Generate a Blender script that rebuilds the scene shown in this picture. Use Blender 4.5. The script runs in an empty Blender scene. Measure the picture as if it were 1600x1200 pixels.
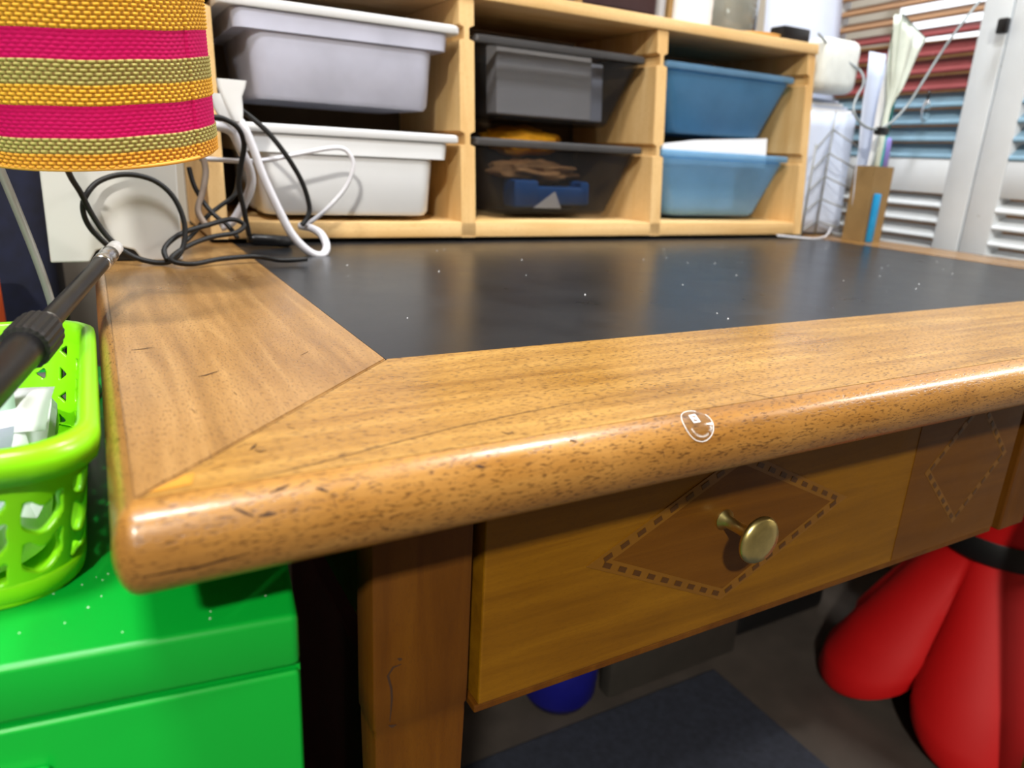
import bpy, bmesh, math, random
from mathutils import Vector, Matrix, noise
random.seed(7)
SC = bpy.context.scene
COL = SC.collection
TZ = 0.76                                   # height of the desk top above the floor

# ------------------------------------------------------------------ camera
cam_d = bpy.data.cameras.new('camera')
cam = bpy.data.objects.new('camera', cam_d)
COL.objects.link(cam)
cam_d.sensor_width = 36.0
cam_d.lens = 36.0 * 1139.16 / 1600.0
cam_d.clip_start = 0.01
R = ((0.874, -0.483, 0.051), (-0.103, -0.287, -0.952), (0.475, 0.827, -0.301))
def _n(v): return Vector(v).normalized()
cf = _n(R[2]); cr = (_n(R[0]) - cf * _n(R[0]).dot(cf)).normalized(); cu = cr.cross(cf)
mw = Matrix((( cr.x, cu.x, -cf.x, -0.0011), (cr.y, cu.y, -cf.y, -0.2360), (cr.z, cu.z, -cf.z, TZ + 0.1096), (0, 0, 0, 1)))
cam.matrix_world = mw
cam_d.dof.use_dof = True
cam_d.dof.focus_distance = 0.44
cam_d.dof.aperture_fstop = 7.5
SC.camera = cam

# ------------------------------------------------------------------ world and exposure
w = bpy.data.worlds.new('world'); SC.world = w
w.use_nodes = True
w.node_tree.nodes['Background'].inputs[0].default_value = (0.8, 0.85, 1, 1)
w.node_tree.nodes['Background'].inputs[1].default_value = 0.15
SC.view_settings.view_transform = 'Standard'
SC.view_settings.look = 'None'
SC.view_settings.gamma = 1.0
SC.view_settings.use_curve_mapping = False
SC.view_settings.exposure = 0.25

def area_light(name, loc, target, sx, sy, power, color=(1, 1, 1)):
    d = bpy.data.lights.new(name, 'AREA'); d.shape = 'RECTANGLE'; d.size = sx; d.size_y = sy
    d.energy = power; d.color = color
    o = bpy.data.objects.new(name, d); COL.objects.link(o)
    o.location = loc
    o.rotation_euler = (Vector(target) - Vector(loc)).to_track_quat('-Z', 'Y').to_euler()
    return o
# the lamps of the ceiling fixtures (their housings are built below)
KEY = (-1.00, -1.90, 2.44)
TUBE = (3.45, -0.75, 2.42)
BACK_FILL = (0.95, 0.30, 2.42)
OVER = (-0.22, -0.30, 2.42)
area_light('key_lamp', KEY, (-1.0, -1.9, 0), 0.16, 0.16, 105, (1.0, 0.95, 0.86))
area_light('tube_lamp', TUBE, (3.45, -0.75, 0), 1.8, 0.10, 110, (1.0, 0.96, 0.9))
area_light('added_back_fill', BACK_FILL, (0.95, 0.30, 0), 0.3, 0.3, 20, (0.95, 0.97, 1.0))  # added fill lamp, brightens the papers and shutters at the right end
area_light('over_lamp', OVER, (-0.22, -0.30, 0), 0.3, 0.3, 24, (0.97, 0.98, 1.0))

# ------------------------------------------------------------------ material helpers
def lin(c):
    return tuple(((x / 255) / 12.92 if x / 255 <= 0.04045 else ((x / 255 + 0.055) / 1.055) ** 2.4) for x in c) + (1.0,)
MATS = {}
class NT:
    def __init__(self, name):
        self.m = bpy.data.materials.new(name); self.m.use_nodes = True
        self.t = self.m.node_tree; self.t.nodes.clear()
        self.out = self.t.nodes.new('ShaderNodeOutputMaterial')
        MATS[name] = self.m
    def n(self, typ, **kw):
        nd = self.t.nodes.new('ShaderNode' + typ)
        for k, v in kw.items():
            if k in nd.inputs: 
                nd.inputs[k].default_value = v
            else: setattr(nd, k, v)
        return nd
    def l(self, a, b): self.t.links.new(a, b)
    def ramp(self, src, stops, interp='LINEAR'):
        r = self.n('ValToRGB'); e = r.color_ramp.elements; r.color_ramp.interpolation = interp
        while len(e) < len(stops): e.new(0.5)
        for i, (p, c) in enumerate(stops):
            e[i].position = p; e[i].color = c if len(c) == 4 else tuple(c) + (1,)
        self.l(src, r.inputs[0]); return r.outputs[0]
    def coords(self, scale, rot=(0, 0, 0), kind='Object'):
        tc = self.n('TexCoord'); mp = self.n('Mapping')
        mp.inputs['Scale'].default_value = scale; mp.inputs['Rotation'].default_value = rot
        self.l(tc.outputs[kind], mp.inputs[0]); return mp.outputs[0]
    def noise(self, vec, scale, detail=3, rough=0.55, dist=0.0):
        nz = self.n('TexNoise'); nz.inputs['Scale'].default_value = scale; nz.inputs['Detail'].default_value = detail
        nz.inputs['Roughness'].default_value = rough; nz.inputs['Distortion'].default_value = dist
        if vec is not None: self.l(vec, nz.inputs['Vector'])
        return nz.outputs[0]
    def mix(self, f, a, b, blend='MIX'):
        mx = self.n('MixRGB', blend_type=blend)
        for i, s in ((0, f), (1, a), (2, b)):
            if hasattr(s, 'is_linked'): self.l(s, mx.inputs[i])
            else: mx.inputs[i].default_value = s
        return mx.outputs[0]
    def principled(self, **kw):
        b = self.n('BsdfPrincipled')
        for k, v in kw.items():
            k = k.replace('_', ' ')
            if hasattr(v, 'is_linked'): self.l(v, b.inputs[k])
            else: b.inputs[k].default_value = v
        self.l(b.outputs[0], self.out.inputs[0]); return b
    def bump(self, h, bsdf, strength=0.3, dist=0.001):
        bp = self.n('Bump'); bp.inputs['Strength'].default_value = strength; bp.inputs['Distance'].default_value = dist
        self.l(h, bp.inputs['Height']); self.l(bp.outputs[0], bsdf.inputs['Normal'])

def plain(name, rgb, rough=0.5, metal=0.0, var=0.06, scale=30, coat=0.0, bump=0.0):
    t = NT(name); c = lin(rgb)
    nz = t.noise(t.coords((1, 1, 1)), scale, 4)
    d = tuple(x * (1 - var * 2.2) for x in c[:3]) + (1,); u = tuple(min(1, x * (1 + var * 1.2)) for x in c[:3]) + (1,)
    col = t.ramp(nz, [(0.3, d), (0.7, u)])
    b = t.principled(Base_Color=col, Roughness=rough, Metallic=metal, Coat_Weight=coat)
    if bump: t.bump(nz, b, bump, 0.0008)
    return t.m

def wood(name, axis, base, light, dark, pore=(70, 42, 18), pore_amt=0.75, rough=0.3, coat=0.25, sc=1.0, wear=0.5, ps=(1300, 330), ring=0.0, spec=0.5):
    """grain runs along axis 0 (x), 1 (y) or 2 (z)"""
    t = NT(name)
    s = [70 * sc, 70 * sc, 70 * sc]; s[axis] = 5 * sc
    v = t.coords(tuple(s))
    g = t.noise(v, 1.0, 4, 0.6, 0.6)
    s2 = [ps[0] * sc] * 3; s2[axis] = ps[1] * sc
    p = t.noise(t.coords(tuple(s2)), 1.0, 2, 0.5)
    big = t.noise(t.coords((1, 1, 1)), 9 * sc, 4, 0.6)
    col = t.ramp(g, [(0.25, lin(dark)), (0.5, lin(base)), (0.75, lin(light))])
    wr = t.ramp(big, [(0.35, (0, 0, 0, 1)), (0.7, (1, 1, 1, 1))])
    col = t.mix(t.mix(1.0, wr, (wear, wear, wear, 1), 'MULTIPLY'), col, lin(light))
    if ring:
        wv_ = t.n('TexWave', wave_type='RINGS', rings_direction='XYZ'[axis]); wv_.inputs['Scale'].default_value = 1.0
        wv_.inputs['Distortion'].default_value = 5.0; wv_.inputs['Detail'].default_value = 3.0; wv_.inputs['Detail Scale'].default_value = 0.8
        s3 = [26.0] * 3; s3[axis] = 5.0
        t.l(t.coords(tuple(s3)), wv_.inputs['Vector'])
        rg_ = t.ramp(wv_.outputs[1], [(0.0, (ring,) * 3), (0.25, (0, 0, 0)), (0.8, (0, 0, 0)), (1.0, (ring,) * 3)])
        col = t.mix(rg_, col, lin(dark))
    pm = t.ramp(p, [(0.54, (0, 0, 0, 1)), (0.66, (pore_amt,) * 3 + (1,))])
    col = t.mix(pm, col, lin(pore))
    rr = t.ramp(big, [(0.3, (rough * 0.75,) * 3 + (1,)), (0.75, (min(1, rough * 1.5),) * 3 + (1,))])
    b = t.principled(Base_Color=col, Roughness=rr, Coat_Weight=coat, Coat_Roughness=0.18, Specular_IOR_Level=spec)
    t.bump(t.mix(0.35, t.mix(1.0, (1, 1, 1, 1), pm, 'SUBTRACT'), g), b, 0.25, 0.0006)
    return t.m

M_TOPX = wood('desk_wood_grain_x', 0, (164, 120, 54), (192, 150, 80), (128, 86, 32), pore=(88, 56, 22), ps=(820, 270), pore_amt=0.75, ring=0.2)
M_EDGX = wood('edge_wood_grain_x', 0, (150, 102, 42), (182, 136, 70), (108, 66, 20), pore=(76, 44, 14), ps=(1150, 300))
M_EDGY = wood('edge_wood_grain_y', 1, (146, 102, 46), (174, 130, 70), (110, 70, 26), pore=(76, 44, 14), ps=(1150, 300))
M_TOPY = wood('desk_wood_grain_y', 1, (150, 110, 60), (180, 140, 86), (120, 84, 42), pore=(88, 58, 28), ps=(950, 300), pore_amt=0.55, ring=0.18)
M_LEG = wood('leg_wood', 2, (92, 52, 4), (106, 64, 8), (76, 40, 3), pore_amt=0.2, rough=0.5, coat=0.0, spec=0.25, wear=0.3)
M_VEN = wood('veneer_light', 0, (120, 78, 6), (138, 94, 10), (100, 62, 3), pore_amt=0.12, rough=0.42, coat=0.05, spec=0.25, wear=0.4)
M_VEN2 = wood('veneer_dark', 0, (98, 58, 4), (112, 70, 8), (84, 48, 3), pore_amt=0.15, rough=0.42, coat=0.05, spec=0.25, wear=0.3)
M_INL = plain('inlay_maple', (190, 138, 62), 0.4)
M_DASH = plain('inlay_walnut', (78, 46, 6), 0.4)
M_PINE = wood('pine', 0, (224, 184, 122), (238, 204, 148), (206, 160, 96), pore=(200, 150, 90), pore_amt=0.3, rough=0.5, coat=0.0, sc=0.6, wear=0.4)
M_PINEZ = wood('pine_upright', 2, (224, 184, 122), (238, 204, 148), (206, 160, 96), pore=(200, 150, 90), pore_amt=0.3, rough=0.5, coat=0.0, sc=0.6, wear=0.4)
M_PINEY = wood('pine_depth', 1, (224, 184, 122), (238, 204, 148), (206, 160, 96), pore=(200, 150, 90), pore_amt=0.3, rough=0.5, coat=0.0, sc=0.6, wear=0.4)

def leather():
    t = NT('black_linoleum')
    v = t.coords((1, 1, 1))
    a = t.noise(v, 14, 5, 0.65); f = t.noise(v, 900, 2, 0.5)
    col = t.ramp(a, [(0.3, lin((24, 26, 30))), (0.7, lin((36, 38, 42)))])
    rr = t.ramp(a, [(0.3, (0.27,) * 3), (0.75, (0.33,) * 3)])
    b = t.principled(Base_Color=col, Roughness=rr, IOR=1.5)
    t.bump(f, b, 0.08, 0.0004)
    return t.m
M_LINO = leather()
M_BRASS = plain('brass', (236, 220, 146), 0.3, 1.0, 0.1, 60)
M_GREEN = plain('green_lacquer', (0, 166, 48), 0.38, 0, 0.03, 6, bump=0.0)
M_LIME = plain('lime_plastic', (134, 222, 16), 0.28, 0, 0.03, 10)
M_WPLA = plain('white_plastic', (232, 234, 236), 0.25, 0, 0.02, 10)
M_WPLA2 = plain('white_router_plastic', (206, 206, 202), 0.22, 0, 0.01, 10)
M_BLACK = plain('black_plastic', (18, 18, 20), 0.35, 0, 0.1)
M_BLACKM = plain('black_rubber', (14, 14, 15), 0.55, 0, 0.1)
M_SILVER = plain('silver_metal', (210, 212, 216), 0.2, 1.0, 0.03)
M_GREY = plain('grey_metal', (150, 152, 150), 0.4, 0.4, 0.05)
M_WCAB = plain('white_cable', (226, 226, 232), 0.4, 0, 0.02)
M_GCAB = plain('grey_cable', (150, 160, 164), 0.4, 0, 0.02)
M_PAPER = plain('white_paper', (240, 242, 246), 0.8, 0, 0.02, 12)
M_PAPERB = plain('bluish_paper', (212, 222, 242), 0.8, 0, 0.03, 12)
M_PAPERG = plain('mint_paper', (200, 226, 218), 0.8, 0, 0.03, 12)
M_TAN = plain('cardboard', (150, 120, 74), 0.8, 0, 0.08, 25)
M_RED = plain('red_plastic', (208, 0, 4), 0.65, 0, 0.03, 6)
M_NAVY = plain('navy_fabric', (14, 20, 44), 0.9, 0, 0.2, 60)
M_BLUE = plain('blue_plastic', (20, 90, 160), 0.4, 0, 0.05)
M_DBLUE = plain('deep_blue_plastic', (16, 18, 120), 0.5, 0, 0.05)
M_PURP = plain('purple_plastic', (150, 140, 225), 0.4, 0, 0.05)
M_TEAL = plain('teal_plastic', (30, 130, 130), 0.4, 0, 0.05)
M_YEL = plain('yellow_cloth', (236, 168, 20), 0.8, 0, 0.12, 60, bump=0.5)
M_BROWN = plain('brown_paper', (150, 108, 62), 0.8, 0, 0.2, 40, bump=0.5)
M_DARKW = plain('dark_wood', (70, 46, 36), 0.5, 0, 0.15, 30)
M_DRED = plain('dark_red_card', (70, 14, 12), 0.7, 0, 0.1)
M_MAT = plain('blue_grey_carpet', (38, 43, 56), 0.95, 0, 0.15, 90, bump=0.5)
M_GCASE = plain('grey_case', (56, 52, 46), 0.7, 0, 0.06)
M_ORANGE = plain('orange_plastic', (230, 90, 20), 0.5)

def paint(name, rgb, under=(150, 130, 100), amt=0.58):
    t = NT(name)
    v = t.coords((1, 1, 1)); a = t.noise(v, 38, 6, 0.7); b2 = t.noise(v, 8, 3)
    c = lin(rgb)
    base = t.ramp(b2, [(0.3, tuple(x * 0.86 for x in c[:3]) + (1,)), (0.7, c)])
    chip = t.ramp(a, [(amt, (0, 0, 0, 1)), (amt + 0.07, (0.75, 0.75, 0.75, 1))])
    col = t.mix(chip, base, lin(under))
    b = t.principled(Base_Color=col, Roughness=0.6)
    t.bump(chip, b, 0.3, 0.0006)
    return t.m
M_PWHITE = paint('white_paint', (228, 234, 238), (168, 164, 152), 0.66)
M_PRED = paint('red_paint', (150, 70, 72), (196, 140, 130), 0.62)
M_PBLUE = paint('blue_paint', (136, 172, 194), (196, 210, 216), 0.64)
M_PTAN = paint('tan_paint', (176, 136, 102), (206, 176, 146), 0.62)

def tinted(name, rgb, fac, rough=0.25, tint=None):
    t = NT(name)
    tr = t.n('BsdfTransparent'); tr.inputs[0].default_value = (tint or tuple(min(1, x * 1.5 + 0.25) for x in lin(rgb)[:3])) + (1,)
    nz = t.noise(t.coords((1, 1, 1)), 20, 3)
    b = t.n('BsdfPrincipled'); c = lin(rgb)
    t.l(t.ramp(nz, [(0.3, tuple(x * 0.85 for x in c[:3]) + (1,)), (0.7, c)]), b.inputs['Base Color'])
    b.inputs['Roughness'].default_value = rough
    mx = t.n('MixShader'); mx.inputs[0].default_value = fac
    t.l(tr.outputs[0], mx.inputs[1]); t.l(b.outputs[0], mx.inputs[2]); t.l(mx.outputs[0], t.out.inputs[0])
    return t.m
M_SMOKE = tinted('smoke_plastic', (84, 84, 86), 0.13, 0.2, (0.72, 0.72, 0.73))
M_SMOKER = tinted('smoke_rim', (96, 96, 98), 0.7, 0.25)
M_BTRANS = tinted('blue_translucent', (92, 152, 200), 0.70, 0.25, (0.45, 0.7, 0.9))
M_BTRANS2 = tinted('pale_blue_translucent', (140, 188, 226), 0.50, 0.25, (0.6, 0.82, 0.95))
M_WTRANS = tinted('milky_translucent', (206, 208, 226), 0.86)
def glass(name, rgb=(235, 240, 240)):
    t = NT(name)
    t.principled(Base_Color=lin(rgb), Roughness=0.03, Transmission_Weight=1.0, IOR=1.45)
    return t.m
M_GLASS = glass('clear_glass')
def clearfilm():
    t = NT('clear_film')
    tr = t.n('BsdfTransparent'); gl = t.n('BsdfGlossy'); gl.inputs['Roughness'].default_value = 0.12
    mx = t.n('MixShader'); mx.inputs[0].default_value = 0.24
    t.l(tr.outputs[0], mx.inputs[1]); t.l(gl.outputs[0], mx.inputs[2]); t.l(mx.outputs[0], t.out.inputs[0])
    return t.m
M_FILM = clearfilm()
def emit(name, rgb, s):
    t = NT(name); e = t.n('Emission'); e.inputs[0].default_value = lin(rgb); e.inputs[1].default_value = s
    t.l(e.outputs[0], t.out.inputs[0]); return t.m
M_LAMP = emit('lamp_diffuser', (255, 246, 230), 9.0)
M_WALL = plain('wall_paint', (176, 166, 150), 0.9, 0, 0.03, 5)
M_BRICKW = plain('dark_wall_paint', (92, 84, 74), 0.9, 0, 0.05, 5)
M_CEIL = plain('ceiling_paint', (220, 218, 212), 0.9, 0, 0.02, 5)
M_FLOOR = plain('concrete_floor', (70, 63, 57), 0.7, 0, 0.12, 14, bump=0.2)

# ------------------------------------------------------------------ object helpers
def root_loc(o):
    v = Vector((0, 0, 0))
    while o is not None:
        v = v + Vector(o.location); o = o.parent
    return v
def tag(o, label=None, cat=None, group=None, kind=None):
    if label: o['label'] = label
    if cat: o['category'] = cat
    if group: o['group'] = group
    if kind: o['kind'] = kind
    return o
def thing(name, loc, label, cat, group=None, kind=None):
    o = bpy.data.objects.new(name, None); COL.objects.link(o); o.location = loc
    o.empty_display_size = 0.05
    return tag(o, label, cat, group, kind)
def obj(name, verts, faces, mat, parent=None, smooth=False, mi=None, loc=None, solid=0):
    """verts are world coordinates; the mesh is stored relative to its parent (or to its own base)"""
    vs = [Vector(v) for v in verts]
    if parent is not None: off = root_loc(parent)
    else:
        off = Vector(loc) if loc is not None else Vector((sum(v.x for v in vs) / len(vs), sum(v.y for v in vs) / len(vs), min(v.z for v in vs)))
    me = bpy.data.meshes.new(name)
    me.from_pydata([v - off for v in vs], [], faces)
    for m in (mat if isinstance(mat, (list, tuple)) else [mat]): me.materials.append(m)
    if mi: me.polygons.foreach_set('material_index', mi)
    if smooth: me.polygons.foreach_set('use_smooth', [True] * len(me.polygons))
    me.update()
    o = bpy.data.objects.new(name, me); COL.objects.link(o)
    if parent is not None: o.parent = parent
    else: o.location = off
    if solid:
        s = o.modifiers.new('thickness', 'SOLIDIFY'); s.thickness = solid; s.offset = 0
    return o
class G:
    """collects shapes (world coordinates)"""
    def __init__(self): self.v = []; self.f = []
    def add(self, v, f):
        o = len(self.v); self.v += [tuple(x) for x in v]; self.f += [tuple(i + o for i in q) for q in f]; return self
    def box(self, a, b, bev=0.0, xf=None, seg=2):
        if bev <= 0:
            x0, y0, z0 = a; x1, y1, z1 = b
            v = [(x0, y0, z0), (x1, y0, z0), (x1, y1, z0), (x0, y1, z0), (x0, y0, z1), (x1, y0, z1), (x1, y1, z1), (x0, y1, z1)]
            f = [(3, 2, 1, 0), (4, 5, 6, 7), (0, 1, 5, 4), (1, 2, 6, 5), (2, 3, 7, 6), (3, 0, 4, 7)]
        else:
            bm = bmesh.new(); bmesh.ops.create_cube(bm, size=1.0)
            for q in bm.verts:
                q.co = Vector([(a[i] + b[i]) / 2 + q.co[i] * (b[i] - a[i]) for i in range(3)])
            bmesh.ops.bevel(bm, geom=bm.edges[:] + bm.verts[:], offset=bev, segments=seg, profile=0.5, affect='EDGES')
            bm.verts.index_update()
            v = [tuple(q.co) for q in bm.verts]; f = [tuple(x.index for x in p.verts) for p in bm.faces]; bm.free()
        if xf: v = [xf(p) for p in v]
        return self.add(v, f)
    def tube(self, pts, r, n=10, caps=True, sub=6, closed=False):
        P = [Vector(p) for p in pts]
        if sub > 1 and len(P) > 2: P = spline(P, sub)
        rr = r if callable(r) else (lambda t: r)
        ring = []; T0 = None; N = None
        m = len(P)
        for i, p in enumerate(P):
            t = (P[min(i + 1, m - 1)] - P[max(i - 1, 0)]).normalized()
            if N is None: N = t.orthogonal().normalized()
            else: N = (N - t * N.dot(t)).normalized()
            B = t.cross(N); rad = rr(i / (m - 1))
            ring.append([p + (N * math.cos(a) + B * math.sin(a)) * rad for a in [2 * math.pi * k / n for k in range(n)]])
        v = [q for rg in ring for q in rg]; f = []
        for i in range(m - 1):
            for k in range(n):
                f.append((i * n + k, i * n + (k + 1) % n, (i + 1) * n + (k + 1) % n, (i + 1) * n + k))
        if caps: f.append(tuple(range(n - 1, -1, -1))); f.append(tuple((m - 1) * n + k for k in range(n)))
        return self.add(v, f)
    def lathe(self, prof, c, n=24, axis=None, cap=True):
        """prof: (r, h) list; along axis (default z) from c"""
        c = Vector(c); ax = Vector(axis or (0, 0, 1)).normalized(); e1 = ax.orthogonal().normalized(); e2 = ax.cross(e1)
        v = []; f = []
        for r, h in prof:
            for k in range(n):
                a = 2 * math.pi * k / n
                v.append(c + ax * h + (e1 * math.cos(a) + e2 * math.sin(a)) * r)
        for i in range(len(prof) - 1):
            for k in range(n):
                f.append((i * n + k, i * n + (k + 1) % n, (i + 1) * n + (k + 1) % n, (i + 1) * n + k))
        if cap: f.append(tuple(range(n - 1, -1, -1))); f.append(tuple((len(prof) - 1) * n + k for k in range(n)))
        return self.add(v, f)
    def prism(self, poly, h, xf):
        """poly in 2d, extruded 0..h, xf(u, v, w) -> world"""
        n = len(poly)
        v = [xf(p[0], p[1], 0) for p in poly] + [xf(p[0], p[1], h) for p in poly]
        f = [tuple(range(n - 1, -1, -1)), tuple(range(n, 2 * n))] + [(i, (i + 1) % n, n + (i + 1) % n, n + i) for i in range(n)]
        return self.add(v, f)
    def loft(self, rings, cap0=True, cap1=True):
        n = len(rings[0]); v = [p for r in rings for p in r]; f = []
        for i in range(len(rings) - 1):
            for k in range(n): f.append((i * n + k, i * n + (k + 1) % n, (i + 1) * n + (k + 1) % n, (i + 1) * n + k))
        if cap0: f.append(tuple(range(n - 1, -1, -1)))
        if cap1: f.append(tuple((len(rings) - 1) * n + k for k in range(n)))
        return self.add(v, f)
    def obj(self, name, mat, parent=None, smooth=False, **kw):
        o = obj(name, self.v, self.f, mat, parent, smooth, **kw)
        if smooth == 'auto': pass
        return o
def spline(P, sub):
    out = []
    for i in range(len(P) - 1):
        p0 = P[max(i - 1, 0)]; p1 = P[i]; p2 = P[i + 1]; p3 = P[min(i + 2, len(P) - 1)]
        for k in range(sub):
            t = k / sub
            out.append(0.5 * ((2 * p1) + (p2 - p0) * t + (2 * p0 - 5 * p1 + 4 * p2 - p3) * t * t + (3 * p1 - p0 - 3 * p2 + p3) * t ** 3))
    out.append(P[-1]); return out
def rrect(hx, hy, r, n=5):
    pts = []
    for cx, cy, a0 in ((hx - r, hy - r, 0), (-hx + r, hy - r, 90), (-hx + r, -hy + r, 180), (hx - r, -hy + r, 270)):
        for k in range(n + 1):
            a = math.radians(a0 + 90 * k / n); pts.append((cx + r * math.cos(a), cy + r * math.sin(a)))
    return pts
def autosmooth(o, ang=35):
    me = o.data
    bm = bmesh.new(); bm.from_mesh(me)
    for f in bm.faces: f.smooth = True
    for e in bm.edges:
        if len(e.link_faces) == 2 and e.calc_face_angle(0) > math.radians(ang): e.smooth = False
    bm.to_mesh(me); bm.free(); return o

# ------------------------------------------------------------------ the room
X0, X1, Y0, Y1, ZC = -1.9, 4.6, -3.0, 1.05, 2.5
def slab(name, a, b, mat):
    return tag(G().box(a, b).obj(name, mat, loc=((a[0] + b[0]) / 2, (a[1] + b[1]) / 2, a[2])), kind='structure')
slab('floor', (X0, Y0, -0.1), (X1, Y1, 0.0), M_FLOOR)
slab('ceiling', (X0, Y0, ZC), (X1, Y1, ZC + 0.1), M_CEIL)
slab('wall_back', (X0 - 0.1, Y1, 0), (X1 + 0.1, Y1 + 0.1, ZC), M_WALL)
slab('wall_front', (X0 - 0.1, Y0 - 0.1, 0), (X1 + 0.1, Y0, ZC), M_BRICKW)
slab('wall_left', (X0 - 0.1, Y0, 0), (X0, Y1, ZC), M_BRICKW)
slab('wall_right', (X1, Y0, 0), (X1 + 0.1, Y1, ZC), M_WALL)
def fixture(name, c, sx, sy, label):
    t = thing(name, (c[0], c[1], ZC), label, 'lamp')
    t.location.z = c[2] + 0.004
    z = c[2] + 0.004
    G().box((c[0] - sx / 2 - 0.03, c[1] - sy / 2 - 0.03, z + 0.004), (c[0] + sx / 2 + 0.03, c[1] + sy / 2 + 0.03, ZC), 0.006).obj('housing', M_WPLA, t)
    G().box((c[0] - sx / 2, c[1] - sy / 2, z), (c[0] + sx / 2, c[1] + sy / 2, z + 0.006)).obj('diffuser', M_LAMP, t)
fixture('ceiling_light', KEY, 0.16, 0.16, 'small square ceiling lamp behind the photographer')
fixture('tube_light', TUBE, 1.8, 0.10, 'long tube lamp on the ceiling far to the right of the desk')
fixture('ceiling_light', BACK_FILL, 0.3, 0.3, 'added square fill lamp above the pine storage shelf')
fixture('ceiling_light', OVER, 0.3, 0.3, 'flat square ceiling lamp above the left end of the desk')

# ------------------------------------------------------------------ desk
DW, DD, BR = 1.165, 0.86, 0.1284            # outer width, depth, frame border
RB = 0.105
desk = thing('writing_desk', (DW / 2, DD / 2, 0), 'old wooden writing desk with a black inlaid top and inlaid drawer', 'desk')
BUL, TH = 0.0140, 0.033
# frame boards of the top, mitred
zt, zb = TZ, TZ - 0.022
def board(name, poly, mat):
    g = G(); g.prism(poly, 1, lambda u, v, s: (u, v, zb + (zt - zb) * s))
    o = g.obj(name, mat, desk)
    bm = bmesh.new(); bm.from_mesh(o.data)
    ed = [e for e in bm.edges if all(abs(q.co.z + 0 - zt) < 1e-5 for q in e.verts)]
    bmesh.ops.bevel(bm, geom=ed, offset=0.0007, segments=2, affect='EDGES'); bm.to_mesh(o.data); bm.free()
    return o
gp = 0.0006
ix0, ix1, iy0, iy1 = BR, DW - RB, BR, DD - BR
board('front_board', [(gp, 0), (DW - gp, 0), (ix1 - gp, iy0 ), (ix0 + gp, iy0)], M_TOPX)
board('left_board', [(0, gp), (ix0, iy0 + gp), (ix0, iy1 - gp), (0, DD - gp)], M_TOPY)
board('right_board', [(DW, gp), (DW, DD - gp), (ix1, iy1 - gp), (ix1, iy0 + gp)], M_TOPY)
board('back_board', [(gp, DD), (ix0 + gp, iy1), (ix1 - gp, iy1), (DW - gp, DD)], M_TOPX)
G().box((ix0 + 0.0004, iy0 + 0.0004, zb), (ix1 - 0.0004, iy1 - 0.0004, zt - 0.0006)).obj('black_inlay', M_LINO, desk)
# rounded edge moulding running round the top
NP = 28
PROF = [Vector((a, b, 0)) for a, b in ((0, 0), (0.0042, -0.0011), (0.0088, -0.0042), (0.0120, -0.0098), (0.0130, -0.0160), (0.0118, -0.0230), (0.0080, -0.0290), (0.0030, -0.0322), (0, -0.033))]
PROF = spline(PROF, 10)
def prof(s):
    t = s * (len(PROF) - 1); i = min(int(t), len(PROF) - 2); p = PROF[i].lerp(PROF[i + 1], t - i)
    return p.x, p.y
path = []
for (cx, cy, a0, i0) in ((0, 0, 180, 0), (DW, 0, 270, 1), (DW, DD, 0, 2), (0, DD, 90, 3)):
    for k in range(7):
        a = math.radians(a0 + 90 * k / 6); path.append((cx, cy, math.cos(a), math.sin(a), i0 * 7 + k))
vs = []; fs = []; mi = []
for (cx, cy, nx, ny, _) in path:
    for j in range(NP + 1):
        o_, z_ = prof(j / NP); o_ *= 1 - 0.42 * nx * nx; vs.append((cx + nx * o_, cy + ny * o_, zt + z_))
    vs.append((cx - nx * 0.02, cy - ny * 0.02, zt - TH)); vs.append((cx - nx * 0.02, cy - ny * 0.02, zt - 0.0222))
m = NP + 3
for i in range(len(path)):
    j = (i + 1) % len(path)
    for k in range(m - 1):
        fs.append((i * m + k + 1, i * m + k, j * m + k, j * m + k + 1))
        mi.append(0 if (i % 7 in (0,1,2) and False) or (i // 7 in (0, 2) and i % 7 == 6) or (i // 7 in (0, 2) and i % 7 >= 3) or (i // 7 in (1, 3) and i % 7 < 3) else 1)
mo = obj('edge_moulding', vs, fs, [M_EDGX, M_EDGY], desk, True, mi)
autosmooth(mo, 60)
# legs: square at the top, tapering to the floor
def leg(x0, x1, y0, y1):
    cx, cy = (x0 + x1) / 2, (y0 + y1) / 2; hx, hy = (x1 - x0) / 2, (y1 - y0) / 2
    rings = []
    for z, k in ((0.0, 0.55), (0.12, 0.62), (0.40, 0.84), (0.52, 0.93), (0.555, 0.955), (0.572, 0.965), (0.578, 0.965), (0.5795, 1.0), (0.60, 1.0), (TZ - 0.033, 1.0)):
        rings.append([(cx + p[0], cy + p[1], z) for p in rrect(hx * k, hy * k, 0.002, 2)])
    g = G().loft(rings); return autosmooth(g.obj('leg', M_LEG, desk), 40)
leg(0.097, 0.1515, 0.060, 0.086); leg(1.02, 1.0745, 0.060, 0.1145); leg(0.097, 0.1515, 0.75, 0.8045); leg(1.02, 1.0745, 0.75, 0.8045)
ab = TZ - 0.185; at = TZ - 0.033
G().box((0.122, 0.0905, ab), (0.142, 0.75, at)).obj('side_apron', M_LEG, desk)
G().box((1.048, 0.1145, ab), (1.068, 0.75, at)).obj('side_apron', M_LEG, desk)
G().box((0.1515, 0.78, ab), (1.02, 0.80, at)).obj('back_apron', M_LEG, desk)
G().box((0.1515, 0.062, at - 0.012), (1.02, 0.11, at)).obj('front_rail', M_LEG, desk)
G().box((0.688, 0.0605, TZ - 0.195), (0.728, 0.11, at - 0.0125), 0.0015).obj('drawer_divider', M_LEG, desk)
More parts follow.
